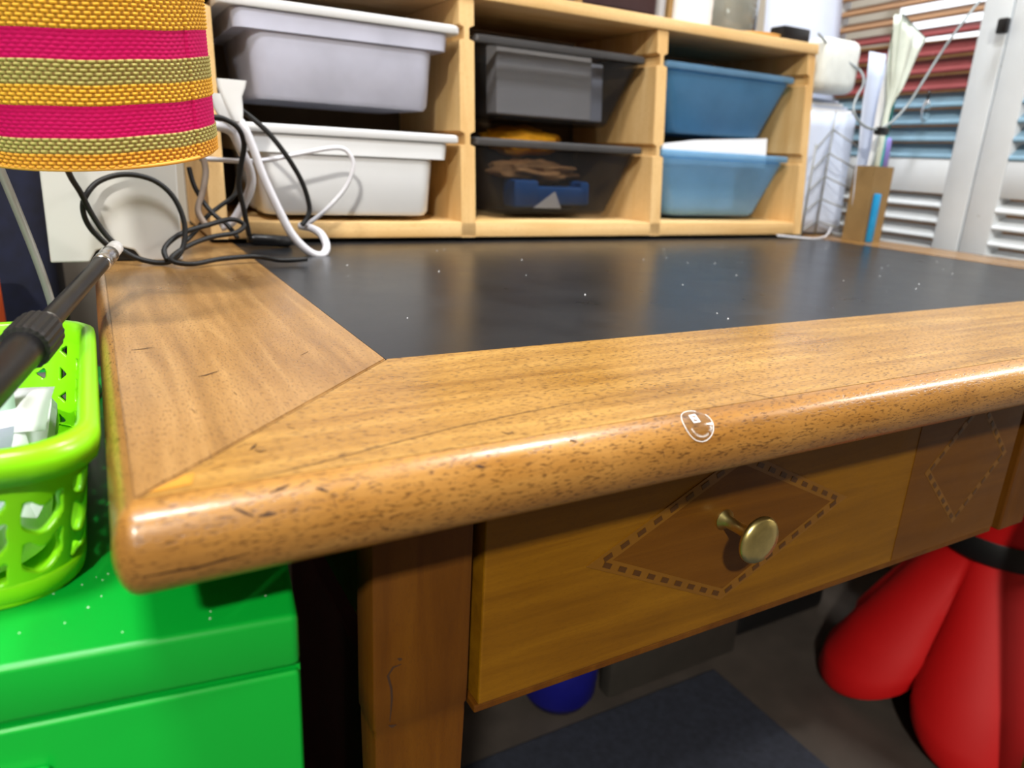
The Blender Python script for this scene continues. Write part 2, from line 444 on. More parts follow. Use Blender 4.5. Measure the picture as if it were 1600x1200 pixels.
def drawer(x0, x1, diamonds, seams, knob):
    y = 0.0595; z0, z1 = TZ - 0.1865, at - 0.0135
    d = G().box((x0, y, z0), (x1, y + 0.018, z1), 0.0012).obj('drawer', M_VEN, desk)
    G().box((x0 + 0.004, y + 0.019, z0 - 0.001), (x1 - 0.004, 0.5, z1 - 0.02)).obj('drawer_box', M_LEG, d)
    G().box((x0 - 0.002, y + 0.001, z0 - 0.0055), (x1 + 0.001, y + 0.017, z0 - 0.0004), 0.001).obj('bottom_bead', M_LEG, d)
    for (a, b) in seams:
        G().box((a, y - 0.0004, z0 + 0.001), (b, y + 0.001, z1 - 0.001)).obj('veneer_panel', M_VEN2 if knob else M_VEN, d)
    dash = None
    for (cx, cz, hw, hh, bw) in diamonds:
        def ring(k0, k1, mat, name, yo, t):
            v = []; f = []
            for yy in (y - yo, y - yo + t):
                for k in (k0, k1):
                    for (u, ww) in ((-1, 0), (0, -1), (1, 0), (0, 1)): v.append((cx + u * hw * k, yy, cz + ww * hh * k))
            for i in range(4):
                j = (i + 1) % 4
                f += [(i, j, 4 + j, 4 + i), (8 + j, 8 + i, 12 + i, 12 + j), (4 + i, 4 + j, 12 + j, 12 + i), (j, i, 8 + i, 8 + j)]
            return obj(name, v, f, mat, d)
        ki = 1 - bw
        ring(1.0, ki, M_VEN if not knob else M_INLB, 'inlay_band', 0.0006, 0.001)
        g = G(); g.prism([(-hw * ki, 0), (0, -hh * ki), (hw * ki, 0), (0, hh * ki)], 0.001, lambda u, v, s: (cx + u, y - 0.0005 + s, cz + v))
        g.f = [tuple(reversed(q)) for q in g.f]
        g.obj('diamond_veneer', M_VEN2, d)
        km = 1 - bw / 2
        for (sx, sz) in ((-1, -1), (-1, 1), (1, 1), (1, -1)):
            L = math.hypot(hw * km, hh * km); n = max(5, int(L / 0.0118))
            ang = math.atan2(sz * -hh, sx * -hw)
            for k in range(n):
                tt = (k + 0.5) / n
                px = cx + sx * hw * km * (1 - tt); pz = cz + sz * hh * km * tt
                if pz > z1 - 0.004: continue
                if dash is None:
                    me = bpy.data.meshes.new('inlay_dash'); gg = G().box((-0.0031, 0, -0.0017), (0.0031, 0.001, 0.0017))
                    me.from_pydata(gg.v, [], gg.f); me.materials.append(M_DASH); dash = me
                q = bpy.data.objects.new('inlay_dash', dash); COL.objects.link(q); q.parent = d
                q.location = Vector((px, y - 0.0009, pz)) - root_loc(d)
                q.rotation_euler = (0, -math.atan2(sz * hh, -sx * hw), 0)
    if knob:
        kx, kz = knob
        k = G().lathe([(0.0001, -0.0335), (0.008, -0.0333), (0.0138, -0.0322), (0.0156, -0.0300), (0.0156, -0.0285), (0.013, -0.0262), (0.007, -0.0245), (0.0042, -0.021), (0.0038, -0.014), (0.0042, -0.004), (0.007, -0.0015), (0.0072, 0)], (kx, y, kz), 28, axis=(0, 1, 0)).obj('knob', M_BRASS, d, True)
        k['label'] = 'round brass knob'
    return d
M_INLB = plain('inlay_band_wood', (120, 78, 8), 0.4)
drawer(0.158, 0.671, [(0.338, TZ - 0.114, 0.114, 0.054, 0.16), (0.602, TZ - 0.112, 0.058, 0.056, 0.14)], [(0.526, 0.6695)], (0.330, TZ - 0.106))
drawer(0.738, 1.012, [(0.80, TZ - 0.112, 0.052, 0.056, 0.14)], [], (0.90, TZ - 0.106))

# old cracks, nicks and a repaired corner in the top
M_CRACK = plain('crack_dirt', (58, 34, 16), 0.8)
def ribbon(name, pts, w_, mat=M_CRACK, z=0.0002):
    P = [Vector((p[0], p[1], TZ + z)) for p in pts]; vs = []; fs = []
    for i, p in enumerate(P):
        t_ = (P[min(i + 1, len(P) - 1)] - P[max(i - 1, 0)]).normalized(); n_ = Vector((-t_.y, t_.x, 0))
        k = w_ * (0.25 if i in (0, len(P) - 1) else 1)
        vs += [p + n_ * k, p - n_ * k]
    for i in range(len(P) - 1): fs.append((2 * i, 2 * i + 1, 2 * i + 3, 2 * i + 2))
    return obj(name, vs, fs, mat, desk)
ribbon('crack', [(0.0315,0.0029), (0.0462,0.0035), (0.0633,0.0072), (0.0865,0.0129), (0.1165,0.0200), (0.1566,0.0261), (0.2118,0.0314)], 0.00022)
ribbon('crack', [(0.2743,0.0148), (0.2816,0.0046), (0.2862,-0.0076)], 0.0003)
for q in ([(0.0397,0.0270), (0.0416,0.0296), (0.0432,0.0323)], [(0.0412,0.0264), (0.0431,0.0243), (0.0452,0.0248)], [(0.0079,0.1857), (0.0129,0.1868), (0.0179,0.1879)], [(0.0152,0.1902), (0.0194,0.1874)], [(0.0337,0.1268), (0.0372,0.1277), (0.0441,0.1333)], [(0.0453,0.0977), (0.0459,0.0926)], [(0.0875,0.1486), (0.0932,0.1549)], [(0.1357,0.0093), (0.1373,0.0056), (0.1403,0.0068)], [(0.2390,0.0278), (0.2387,0.0236)], [(0.0900,0.0559), (0.0988,0.0562)], [(0.0257,0.0803), (0.0266,0.0749)], [(0.0575,0.0454), (0.0599,0.0422)]):
    ribbon('nick', q, 0.0006)
pt = [(0.0043,0.0034), (0.0159,0.0133), (0.0193,0.0136), (0.0174,0.0051), (0.0080,0.0034)]
obj('repair_patch', [(p[0], p[1], TZ + 0.00025) for p in pt], [tuple(range(len(pt)))], wood('patch_wood', 0, (196, 134, 44), (214, 154, 64), (172, 112, 32), pore_amt=0.2), desk)

# knot and joint line on the front leg
def leg_ribbon(name, pts, w_):
    P = [Vector(p) for p in pts]; vs = []; fs = []
    for i, p in enumerate(P):
        t_ = (P[min(i + 1, len(P) - 1)] - P[max(i - 1, 0)]).normalized(); n_ = Vector((-t_.z, 0, t_.x))
        k = w_ * (0.3 if i in (0, len(P) - 1) else 1)
        vs += [p + n_ * k, p - n_ * k]
    for i in range(len(P) - 1): fs.append((2 * i, 2 * i + 1, 2 * i + 3, 2 * i + 2))
    obj(name, vs, fs, M_CRACK, desk)
leg_ribbon('knot_crack', [(0.1123,0.0597,0.6170), (0.1078,0.0597,0.6166), (0.1050,0.0597,0.6124), (0.1068,0.0597,0.6039), (0.1071,0.0597,0.5973), (0.1061,0.0597,0.5830)], 0.0006)
leg_ribbon('knot_crack', [(0.1102,0.0597,0.6212), (0.1116,0.0597,0.6200), (0.1126,0.0597,0.6200)], 0.0009)
leg_ribbon('nick', [(0.1054,0.0597,0.5809), (0.1075,0.0597,0.5796), (0.1096,0.0597,0.5796)], 0.0010)

# ------------------------------------------------------------------ round clear sticker on the desk edge
def edge_pt(x, s, lift):
    """s = arc length down the moulding from the crease (negative: back on the board)"""
    if s <= 0: return (x, -s, TZ + lift)
    N = 200; acc = 0; p = prof(0)
    for i in range(1, N + 1):
        q = prof(i / N); dl = math.hypot(q[0] - p[0], q[1] - p[1])
        if acc + dl >= s or i == N:
            t = (s - acc) / dl; o_ = p[0] + (q[0] - p[0]) * t; z_ = p[1] + (q[1] - p[1]) * t
            nx, nz = -(q[1] - p[1]) / dl, (q[0] - p[0]) / dl
            return (x, -(o_ + nx * lift), TZ + z_ + nz * lift)
        acc += dl; p = q
SX, SS, SR = 0.2285, 0.0085, 0.0083
def on_sticker(a, b, lift): return edge_pt(SX + a, SS - b, lift)
def edge_ribbon(name, xs_, w_, mat=M_CRACK):
    vs = []; fs = []
    for i, (x, s_) in enumerate(xs_):
        k = w_ * (0.3 if i in (0, len(xs_) - 1) else 1)
        vs += [edge_pt(x, s_ - k, 0.0002), edge_pt(x, s_ + k, 0.0002)]
    for i in range(len(xs_) - 1): fs.append((2 * i, 2 * i + 1, 2 * i + 3, 2 * i + 2))
    return obj(name, vs, fs, mat, desk)
edge_ribbon('crack', [(0.0, 0.027), (0.008, 0.0272), (0.016, 0.0275), (0.024, 0.0268), (0.032, 0.026)], 0.0004)
for x, s_, l_, d_ in ((0.028, 0.010, 0.006, 0.004), (0.035, 0.014, 0.006, 0.0), (0.055, 0.008, 0.004, 0.002), (0.060, 0.012, 0.001, 0.005), (0.040, 0.007, 0.007, -0.002), (0.115, 0.010, 0.004, 0.001), (0.16, 0.006, 0.003, 0.001), (0.205, 0.017, 0.001, 0.004)):
    edge_ribbon('nick', [(x, s_), (x + l_ / 2, s_ + d_ / 2), (x + l_, s_ + d_)], 0.0006)
stk = thing('round_sticker', on_sticker(0, 0, 0), 'small round clear sticker with a white N mark on the desk edge', 'sticker')
vs = []; fs = []; nr, na = 6, 40
for lift, rev in ((0.0004, False),):
    for i in range(nr + 1):
        for k in range(na):
            r = SR * i / nr; a = 2 * math.pi * k / na
            vs.append(on_sticker(r * math.cos(a), r * math.sin(a), lift + 0.0005 * math.cos(i / nr * math.pi / 2)))
for i in range(nr):
    for k in range(na): fs.append((i * na + k, (i + 1) * na + k, (i + 1) * na + (k + 1) % na, i * na + (k + 1) % na))
obj('film', vs, fs, M_FILM, stk, True)
def decal(name, poly, mat, lift=0.0011):
    vs = [on_sticker(p[0], p[1], lift) for p in poly]
    return vs
def flat_glyphs(text, place, size, name, mat, parent):
    """each glyph of the built-in font laid on the sticker by place(u, v, index)"""
    g = G()
    for i, ch in enumerate(text):
        if ch == ' ': continue
        cu_ = bpy.data.curves.new('glyph', 'FONT'); cu_.body = ch; cu_.size = size; cu_.align_x = 'CENTER'; cu_.resolution_u = 2
        o = bpy.data.objects.new('glyph', cu_); COL.objects.link(o)
        me = o.to_mesh()
        g.add([place(v.co.x, v.co.y, i) for v in me.vertices], [tuple(p.vertices) for p in me.polygons])
        o.to_mesh_clear(); bpy.data.objects.remove(o); bpy.data.curves.remove(cu_)
    return g.obj(name, mat, parent)
M_PRINT = plain('white_print', (244, 246, 248), 0.5, 0, 0.01)
txt = 'NFC connection'
def arc_place(u, v, i):
    a = math.radians(-20 - i * 10.6); r = SR * 0.68
    rr = r + v; aa = a - u / r
    return on_sticker(rr * math.cos(aa), rr * math.sin(aa), 0.0012)
flat_glyphs(txt, arc_place, 0.0019, 'lettering', M_PRINT, stk)
sq = [(-0.0028, 0.0003), (-0.0002, 0.0003), (-0.0002, 0.0048), (-0.0028, 0.0048)]
g = G()
for x in (0, 1):
    pass
def strip(poly):
    g.add([on_sticker(p[0], p[1], 0.0012) for p in poly], [tuple(range(len(poly)))])
a0, a1, b0, b1 = -0.0030, 0.0010, 0.0002, 0.0046
wd = 0.0008
strip([(a0, b0), (a0 + wd, b0), (a0 + wd, b1), (a0, b1)]); strip([(a1 - wd, b0), (a1, b0), (a1, b1), (a1 - wd, b1)])
strip([(a0 + wd, b0), (a1 - wd, b0), (a1 - wd, b0 + 0.0007), (a0 + wd, b0 + 0.0007)]); strip([(a0 + wd, b1 - 0.0007), (a1 - wd, b1 - 0.0007), (a1 - wd, b1), (a0 + wd, b1)])
strip([(a0 + wd, b1 - 0.0012), (a0 + wd, b1 - 0.0022), (a1 - wd, b0 + 0.0012), (a1 - wd, b0 + 0.0022)])
g.obj('emblem', M_PRINT, stk)
# bright rim of the sticker
rim = G().tube([on_sticker(SR * math.cos(a), SR * math.sin(a), 0.0004) for a in [math.radians(60 + 330 * k / 40) for k in range(41)]], 0.00018, 5, sub=1)
rim.obj('rim', M_PRINT, stk, True)

# ------------------------------------------------------------------ green drawer cabinet
CR = math.radians(-7.2); CC = Vector((0.053, 0.019, 0))
def cx(p):
    x, y, z = p
    return (CC.x + x * math.cos(CR) - y * math.sin(CR), CC.y + x * math.sin(CR) + y * math.cos(CR), z)
CT = TZ - 0.070; CWD, CDP = 0.28, 0.385
cab = thing('drawer_cabinet', cx((-CWD / 2, CDP / 2, 0)), 'bright green metal drawer cabinet standing under the corner of the desk', 'cabinet')
g = G()
g.box((-CWD, 0.0, CT - 0.0245), (0, CDP, CT), 0.003, cx, 3)
autosmooth(g.obj('top', M_GREEN, cab), 40)
g = G().box((-CWD, 0.003, 0.03), (0, CDP, CT - 0.0252), 0, cx); g.obj('body', M_GREEN, cab)
dh = (CT - 0.026 - 0.035) / 6
for i in range(6):
    z1 = CT - 0.0258 - i * dh
    d = autosmooth(G().box((-CWD + 0.0005, -0.0005, z1 - dh + 0.002), (-0.0005, 0.0028, z1), 0.0024, cx, 3).obj('drawer', M_GREEN, cab), 50)
    G().box((-CWD / 2 - 0.05, -0.008, z1 - 0.026), (-CWD / 2 + 0.05, -0.0006, z1 - 0.018), 0.002, cx).obj('handle', M_GREEN, d)
for (a, b) in ((-0.26, 0.02), (-0.02, 0.02), (-0.26, CDP - 0.02), (-0.02, CDP - 0.02)):
    p = cx((a, b, 0)); G().lathe([(0.012, 0), (0.015, 0.004), (0.012, 0.03)], p, 16).obj('foot', M_BLACK, cab)

# ------------------------------------------------------------------ lime basket
BX0, BX1, BY0, BY1 = -0.176, -0.0135, 0.057, 0.268
bcx, bcy = (BX0 + BX1) / 2, (BY0 + BY1) / 2
BZ0, BZ1 = CT + 0.0005, TZ - 0.001
bask = thing('plastic_basket', (bcx, bcy, BZ0), 'lime green openwork plastic basket full of papers on the green cabinet', 'basket')
def bper(t, inset=0.0):
    """rounded rectangle at height fraction t: list -> function of arc length"""
    hx = (BX1 - BX0) / 2 - 0.009 * (1 - t) - inset; hy = (BY1 - BY0) / 2 - 0.014 * (1 - t) - inset
    return hx, hy, 0.026
def bpt(s, t, inset=0.0):
    hx, hy, r = bper(t, inset)
    s = s % 1.0
    # reference proportions keep the pattern vertical
    HX, HY = (BX1 - BX0) / 2, (BY1 - BY0) / 2
    segs = [2 * (HY - r), math.pi * r / 2, 2 * (HX - r), math.pi * r / 2] * 2
    tot = sum(segs); d = s * tot
    for i, L in enumerate(segs):
        if d <= L or i == 7: break
        d -= L
    f = d / L
    if i == 0: p = (hx, -(hy - r) + f * 2 * (hy - r))
    elif i == 1: a = f * math.pi / 2; p = (hx - r + r * math.cos(a), hy - r + r * math.sin(a))
    elif i == 2: p = (hx - r - f * 2 * (hx - r), hy)
    elif i == 3: a = math.pi / 2 + f * math.pi / 2; p = (-hx + r + r * math.cos(a), hy - r + r * math.sin(a))
    elif i == 4: p = (-hx, hy - r - f * 2 * (hy - r))
    elif i == 5: a = math.pi + f * math.pi / 2; p = (-hx + r + r * math.cos(a), -hy + r + r * math.sin(a))
    elif i == 6: p = (-hx + r + f * 2 * (hx - r), -hy)
    else: a = 1.5 * math.pi + f * math.pi / 2; p = (hx - r + r * math.cos(a), -hy + r + r * math.sin(a))
    return (bcx + p[0], bcy + p[1], BZ0 + (BZ1 - BZ0) * t)
PER = 2 * (2 * ((BY1 - BY0) / 2 - 0.026) + 2 * ((BX1 - BX0) / 2 - 0.026)) + 2 * math.pi * 0.026
NCOL = 38; PIT = PER / NCOL; BH = BZ1 - BZ0
def seg_d(px, py, ax, ay, bx, by):
    dx, dy = bx - ax, by - ay; t = max(0, min(1, ((px - ax) * dx + (py - ay) * dy) / (dx * dx + dy * dy)))
    return math.hypot(px - ax - dx * t, py - ay - dy * t)
def lattice(u, v):
    """>0 where there is plastic; u in metres round the wall, v up the wall (branching struts)"""
    if v < 0.0115 or v > BH - 0.018: 
        band = min(abs(v - 0.0115), abs(v - (BH - 0.018))) + 0.001
    else: band = -min(v - 0.0115, BH - 0.018 - v)
    acc = 0.0; best = band
    def smax(a, b, k=0.0032):
        h = max(k - abs(a - b), 0) / k; return max(a, b) + h * h * k * 0.25
    val = band
    c0 = int(math.floor(u / PIT))
    for c in (c0 - 1, c0, c0 + 1, c0 + 2):
        x = c * PIT
        wv = 0.0019
        val = smax(val, wv - abs(u - x) if True else -1)
        z0 = 0.006 if c % 2 == 0 else -0.003
        for k in range(4):
            zz = z0 + k * 0.0185
            val = smax(val, 0.0018 - seg_d(u, v, x, zz + 0.010, x + PIT * 0.5, zz + 0.0035))
            val = smax(val, 0.0018 - seg_d(u, v, x + PIT * 0.5, zz + 0.0035, x + PIT, zz + 0.012 + (0.009 if c % 2 == 0 else -0.009) * 0))
    return val
def march(fun, nu, nv, U, V):
    """polygons of fun>0 on a grid, cut cleanly at the outline"""
    vs = []; fs = []; key = {}
    val = [[fun(U * i / nu, V * j / nv) for j in range(nv + 1)] for i in range(nu + 1)]
    def vid(k, u, v):
        if k not in key: key[k] = len(vs); vs.append((u, v))
        return key[k]
    for i in range(nu):
        for j in range(nv):
            cs = [(i, j), (i + 1, j), (i + 1, j + 1), (i, j + 1)]; poly = []
            for q in range(4):
                a = cs[q]; b = cs[(q + 1) % 4]; fa = val[a[0]][a[1]]; fb = val[b[0]][b[1]]
                if fa > 0: poly.append(vid(a, U * a[0] / nu, V * a[1] / nv))
                if (fa > 0) != (fb > 0):
                    t = fa / (fa - fb); k = (min(a, b), max(a, b))
                    poly.append(vid(k, U * (a[0] + (b[0] - a[0]) * t) / nu, V * (a[1] + (b[1] - a[1]) * t) / nv))
            if len(poly) >= 3: fs.append(tuple(poly))
    return vs, fs
# three walls are branching openwork, the far end wall is solid with small triangular holes
segsL = [2 * ((BY1 - BY0) / 2 - 0.026), math.pi * 0.013, 2 * ((BX1 - BX0) / 2 - 0.026), math.pi * 0.013]
bs0 = (segsL[0] + segsL[1] * 0.3); bs1 = segsL[0] + segsL[1] + segsL[2] + segsL[3] * 0.7
def tri_holes(u, v):
    if u < bs0 or u > bs1: return lattice(u, v)
    d = 1.0
    pu, pv = 0.0135, 0.0135
    k = math.floor(u / pu); kk = math.floor((v - 0.006) / pv)
    fu = (u / pu - k - 0.5) * pu; fv = ((v - 0.006) / pv - kk - 0.5) * pv
    s = 1 if (k + kk) % 2 == 0 else -1
    if kk < 0 or kk > 3: return 0.002
    e = max(-fu * s - 0.0026, abs(fv) + fu * s * 0.75 - 0.0022)
    return e
uv, fc = march(tri_holes, 560, 70, PER, BH)
wv = [bpt(p[0] / PER, p[1] / BH) for p in uv]
wall = obj('openwork_wall', wv, fc, M_LIME, bask, True, solid=0.0032)
# rim: a rolled lip
g = G(); rings = []
for (dt, ins) in ((-0.010, -0.0015), (-0.011, -0.0040), (-0.004, -0.0052), (0.0, -0.0045), (0.0018, -0.002), (0.0018, 0.001), (0.0, 0.0026), (-0.012, 0.0026)):
    rings.append([Vector(bpt(k / 96, 1.0, ins)) + Vector((0, 0, dt)) for k in range(96)])
g.loft(rings, False, False); g.obj('rim', M_LIME, bask, True)
g = G(); rings = []
for (z, ins) in ((0.0, 0.003), (0.0, 0.0005), (0.002, -0.0020), (0.0095, -0.0022), (0.0110, -0.0010), (0.0110, 0.0016)):
    rings.append([Vector(bpt(k / 96, 0.0 + z / BH, ins)) for k in range(96)])
g.loft(rings, True, False); g.obj('base', M_LIME, bask, True)
def sheet(name, o, eu, ev, w_, h_, mat, label, cat='paper', bend=0.0, bu=0.0, group=None, thick=0.0004, nu=8, nv=8, crump=0.0, parent=None, corner=None):
    """a curved sheet of paper from corner o along eu (width) and ev (height)"""
    o = Vector(o); eu = Vector(eu).normalized(); ev = Vector(ev).normalized(); nn = eu.cross(ev)
    vs = []; fs = []
    for j in range(nv + 1):
        for i in range(nu + 1):
            a, b = i / nu, j / nv
            p = o + eu * w_ * a + ev * h_ * b + nn * (bend * (b * b) + bu * math.sin(math.pi * a))
            if crump: p += nn * crump * noise.noise(Vector((a * 5 + o.x * 40, b * 5, 1.3)))
            vs.append(p)
    for j in range(nv):
        for i in range(nu): fs.append((j * (nu + 1) + i, j * (nu + 1) + i + 1, (j + 1) * (nu + 1) + i + 1, (j + 1) * (nu + 1) + i))
    q = obj(name, vs, fs, mat, parent, True, solid=thick)
    if parent is None: tag(q, label, cat, group)
    return q
bz = BZ0 + 0.006
# papers in the basket
sheet('paper_sheet', (-0.142, 0.150, bz + 0.012), (1, 0.1, 0), (0, 0.25, 1), 0.098, 0.058, M_PAPERG, 'pale mint sheet of paper standing upright in the lime basket', bend=0.004, bu=0.003)
sheet('paper_sheet', (-0.150, 0.085, bz + 0.022), (1, -0.12, 0.05), (0.1, 1, 0.36), 0.105, 0.055, M_PAPERB, 'pale blue sheet lying folded at the front of the lime basket', bend=0.006, crump=0.004)
for i, (x, y, z, r, m) in enumerate(((-0.075, 0.115, 0.034, 0.5, M_PAPER), (-0.066, 0.135, 0.040, 0.2, M_PAPER), (-0.060, 0.155, 0.044, -0.1, M_PAPER))):
    lab = ('nearest white paper slip with curled corner in the lime basket', 'middle one of the white paper slips in the lime basket', 'rearmost white paper slip in the lime basket')[i]
    sheet('paper_slip', (x - 0.02, y, bz + z - 0.012), (math.cos(r), math.sin(r), 0.1), (-math.sin(r), math.cos(r), 0.5), 0.048, 0.036, m, lab, bend=-0.006, bu=0.003, group='white paper slips in the lime basket')
g = G()
rings = []
for z, k in ((0.0, 0.88), (0.012, 0.92), (0.022, 0.93), (0.027, 0.90)):
    rings.append([(bcx + p[0] + 0.0015 * math.sin(7 * i), bcy + p[1], bz + z + (0.003 * math.sin(i * 1.7) if z > 0.02 else 0)) for i, p in enumerate(rrect(0.068 * k, 0.085 * k, 0.02, 6))])
g.loft(rings); tag(g.obj('paper_pile', M_PAPER), 'flat pile of white paper scraps in the bottom of the lime basket', 'paper', kind=None)

# ------------------------------------------------------------------ black stick tool with collar and silver tip
S0, S1 = Vector((-0.050, 0.098, TZ + 0.006)), Vector((0.0085, 0.338, TZ + 0.034))
sd = (S1 - S0).normalized(); SL = (S1 - S0).length
tool = thing('stick_tool', S0, 'black hand tool with ribbed collar and silver tipped rod leaning on the lime basket', 'tool')
G().lathe([(0.004, -0.03), (0.0068, -0.026), (0.0080, 0.0), (0.0085, 0.045), (0.0087, 0.062), (0.008, 0.063)], S0, 24, sd).obj('handle', M_BLACK, tool, True)
g = G(); n = 44; prof_ = [(0.0086, 0.058), (0.0108, 0.0585), (0.0112, 0.061), (0.0112, 0.080), (0.0105, 0.083), (0.006, 0.0832)]
g.lathe(prof_, S0, n, sd)
cc = S0
for i, v in enumerate(g.v):
    k = i % n; p = Vector(v); ax = S0 + sd * (p - S0).dot(sd)
    if (p - ax).length > 0.0104 and k % 2 == 0: g.v[i] = tuple(ax + (p - ax) * 0.955)
g.obj('ribbed_collar', M_BLACKM, tool)
G().lathe([(0.0055, 0.083), (0.0062, 0.0835), (0.0062, 0.094), (0.0056, 0.0945)], S0, 20, sd).obj('ring', M_SILVER, tool, True)
g = G(); n = 16; g.lathe([(0.0054, 0.0945), (0.0050, 0.15), (0.0048, SL - 0.041)], S0, n, sd)
autosmooth(g.obj('rod', M_BLACK, tool), 30)
G().lathe([(0.0050, SL - 0.042), (0.0057, SL - 0.041), (0.0057, SL - 0.034), (0.0051, SL - 0.031), (0.0057, SL - 0.028), (0.0057, SL - 0.018), (0.0050, SL - 0.017)], S0, 20, sd).obj('ferrule', M_SILVER, tool, True)
G().lathe([(0.0049, SL - 0.018), (0.0049, SL), (0.0040, SL + 0.0012)], S0, 16, sd).obj('tip', M_WPLA, tool, True)

# ------------------------------------------------------------------ lamp with woven striped shade
K = 0.775
SC0 = Vector((0.0062, 0.279, TZ + 0.0992)); SAX = Vector((-0.087, -0.132, 1)).normalized()
LR0, LH, LK = 0.062, 0.155, 0.04
LB = Vector((-0.052, 0.338, CT + 0.0005))
lamp = thing('table_lamp', LB, 'lamp with a woven shade striped in yellow, magenta and olive', 'lamp')
e1 = SAX.cross(Vector((0, -1, 0))).normalized()
if e1.x < 0: e1 = -e1
e2 = SAX.cross(e1)
YEL, MAG, OLI, ORA = lin((232, 178, 56)), lin((196, 0, 92)), lin((174, 168, 98)), lin((230, 166, 56))
def stripe(h):
    b = [(0.0070, ORA), (0.0163, OLI), (0.0312, MAG), (0.0415, YEL), (0.0530, OLI), (0.0672, MAG), (0.0850, YEL), (0.096, OLI), (0.110, MAG), (0.122, YEL), (0.134, OLI), (0.148, MAG), (1, YEL)]
    for t, c in b:
        if h < t: return c
NS, RP, SU, SV = 92, 0.00195, 6, 5
rows = int(LH / RP); nu, nv = NS * SU, rows * SV
vs = []; fs = []; cols = []
for j in range(nv + 1):
    h = LH * j / nv; row = int(min(rows - 1, j // SV)); fv = (j % SV) / SV
    base = stripe((row + 0.5) * RP)
    wavy = 0
    r0_ = LR0 + LK * h
    for i in range(nu):
        ph = i / SU + 0.5 * (row % 2)
        fu = ph - math.floor(ph)
        bu_ = math.sin(math.pi * fu) ** 0.7; bv_ = math.sin(math.pi * (fv if fv > 0 else 0.0)) ** 0.6 if fv > 0 else 0.0
        mag = base is MAG
        d = (0.00120 if not mag else 0.00035) * bu_ * bv_
        a = 2 * math.pi * i / nu
        aa_ = (a + math.pi) % (2 * math.pi) - math.pi
        if -0.68 < aa_ < 0.9: r0_s = r0_ + 0.0012
        else: r0_s = r0_
        rr = r0_s + d + 0.0006 * math.sin(3 * a + 1)
        # fabric overlap seam
        vs.append(SC0 + SAX * (h + 0.0002 * math.sin(9 * a)) + (e1 * math.cos(a) + e2 * math.sin(a)) * rr)
        k = 0.62 + 0.38 * bu_ * bv_ if not mag else 0.9 + 0.1 * bu_ * bv_
        rnd = 0.92 + 0.16 * random.random()
        gapc = lin((110, 26, 22)) if not mag else base
        if fu < 0.17 and not mag: c = tuple(base[q] * 0.45 + gapc[q] * 0.55 for q in range(3))
        else: c = base[:3]
        cols.append((c[0] * rnd, c[1] * rnd, c[2] * rnd, 1))
for j in range(nv):
    for i in range(nu):
        fs.append((j * nu + i, j * nu + (i + 1) % nu, (j + 1) * nu + (i + 1) % nu, (j + 1) * nu + i))
t = NT('woven_straw'); at_ = t.n('VertexColor'); at_.layer_name = 'dye'
b_ = t.principled(Roughness=0.75, Specular_IOR_Level=0.25); t.l(at_.outputs[0], b_.inputs['Base Color'])
M_WEAVE = t.m
sh = obj('shade', vs, fs, M_WEAVE, lamp, True)
ca = sh.data.color_attributes.new('dye', 'FLOAT_COLOR', 'POINT')
ca.data.foreach_set('color', [x for c in cols for x in c])
sh['label'] = 'woven straw shade with yellow, magenta and olive stripes'
# inner lining, bottom hem and the overlap seam
g = G().lathe([(LR0 - 0.0016, 0.0), (LR0 + LK * LH - 0.0016, LH)], SC0, 64, SAX, cap=False); g.f = [tuple(reversed(q)) for q in g.f]
g.obj('lining', plain('lining_paper', (225, 205, 160), 0.8), sh)
g = G(); g.tube([SC0 + (e1 * math.cos(a) + e2 * math.sin(a)) * (LR0 + 0.0002) for a in [2 * math.pi * k / 72 for k in range(73)]], 0.0011, 6, sub=1)
g.obj('hem', plain('hem_straw', (230, 170, 70), 0.7), sh, True)
seam_a = -0.62
g = G(); 
vs = []; fs = []
for j in range(21):
    h = LH * j / 20
    for k, off in ((0, 0.0), (1, 0.0010), (2, 0.0010), (3, 0.0)):
        a = seam_a + (0.0, 0.004, 0.30, 0.31)[k]
        vs.append(SC0 + SAX * h + (e1 * math.cos(a) + e2 * math.sin(a)) * (LR0 + LK * h + off))
# stand: base on the cabinet, leaning rod behind the basket, neck carrying the shade
G().lathe([(0.0, 0), (0.040, 0), (0.042, 0.003), (0.040, 0.008), (0.012, 0.012), (0.006, 0.016)], LB, 32, cap=False).obj('base', M_GREY, lamp, True)
top = SC0 + SAX * (LH + 0.02)
rod = [LB + Vector((0.019, 0, 0.01)), Vector((-0.0335, 0.338, TZ - 0.002)), Vector((-0.0515, 0.338, TZ + 0.087)), Vector((-0.090, 0.338, TZ + 0.24)), Vector((-0.088, 0.330, TZ + 0.31)), Vector((-0.05, 0.300, TZ + 0.335)), top + Vector((0, 0, 0.03)), top]
G().tube(rod, 0.0026, 10).obj('stand', M_GREY, lamp, True)
G().lathe([(0.004, -0.01), (0.012, -0.012), (0.013, -0.04), (0.011, -0.05)], top, 20, SAX).obj('socket', M_BLACK, lamp, True)
g = G(); g.lathe([(0.011, -0.05), (0.020, -0.075), (0.022, -0.088), (0.016, -0.104), (0.001, -0.11)], top, 20, SAX); g.obj('bulb', M_WPLA, lamp, True)
g = G()
for a in (0, 2.09, 4.19): g.tube([top + SAX * -0.012, SC0 + SAX * (LH - 0.004) + (e1 * math.cos(a) + e2 * math.sin(a)) * (LR0 + LK * LH - 0.002)], 0.0012, 6, sub=1)
g.obj('spider', M_GREY, lamp, True)

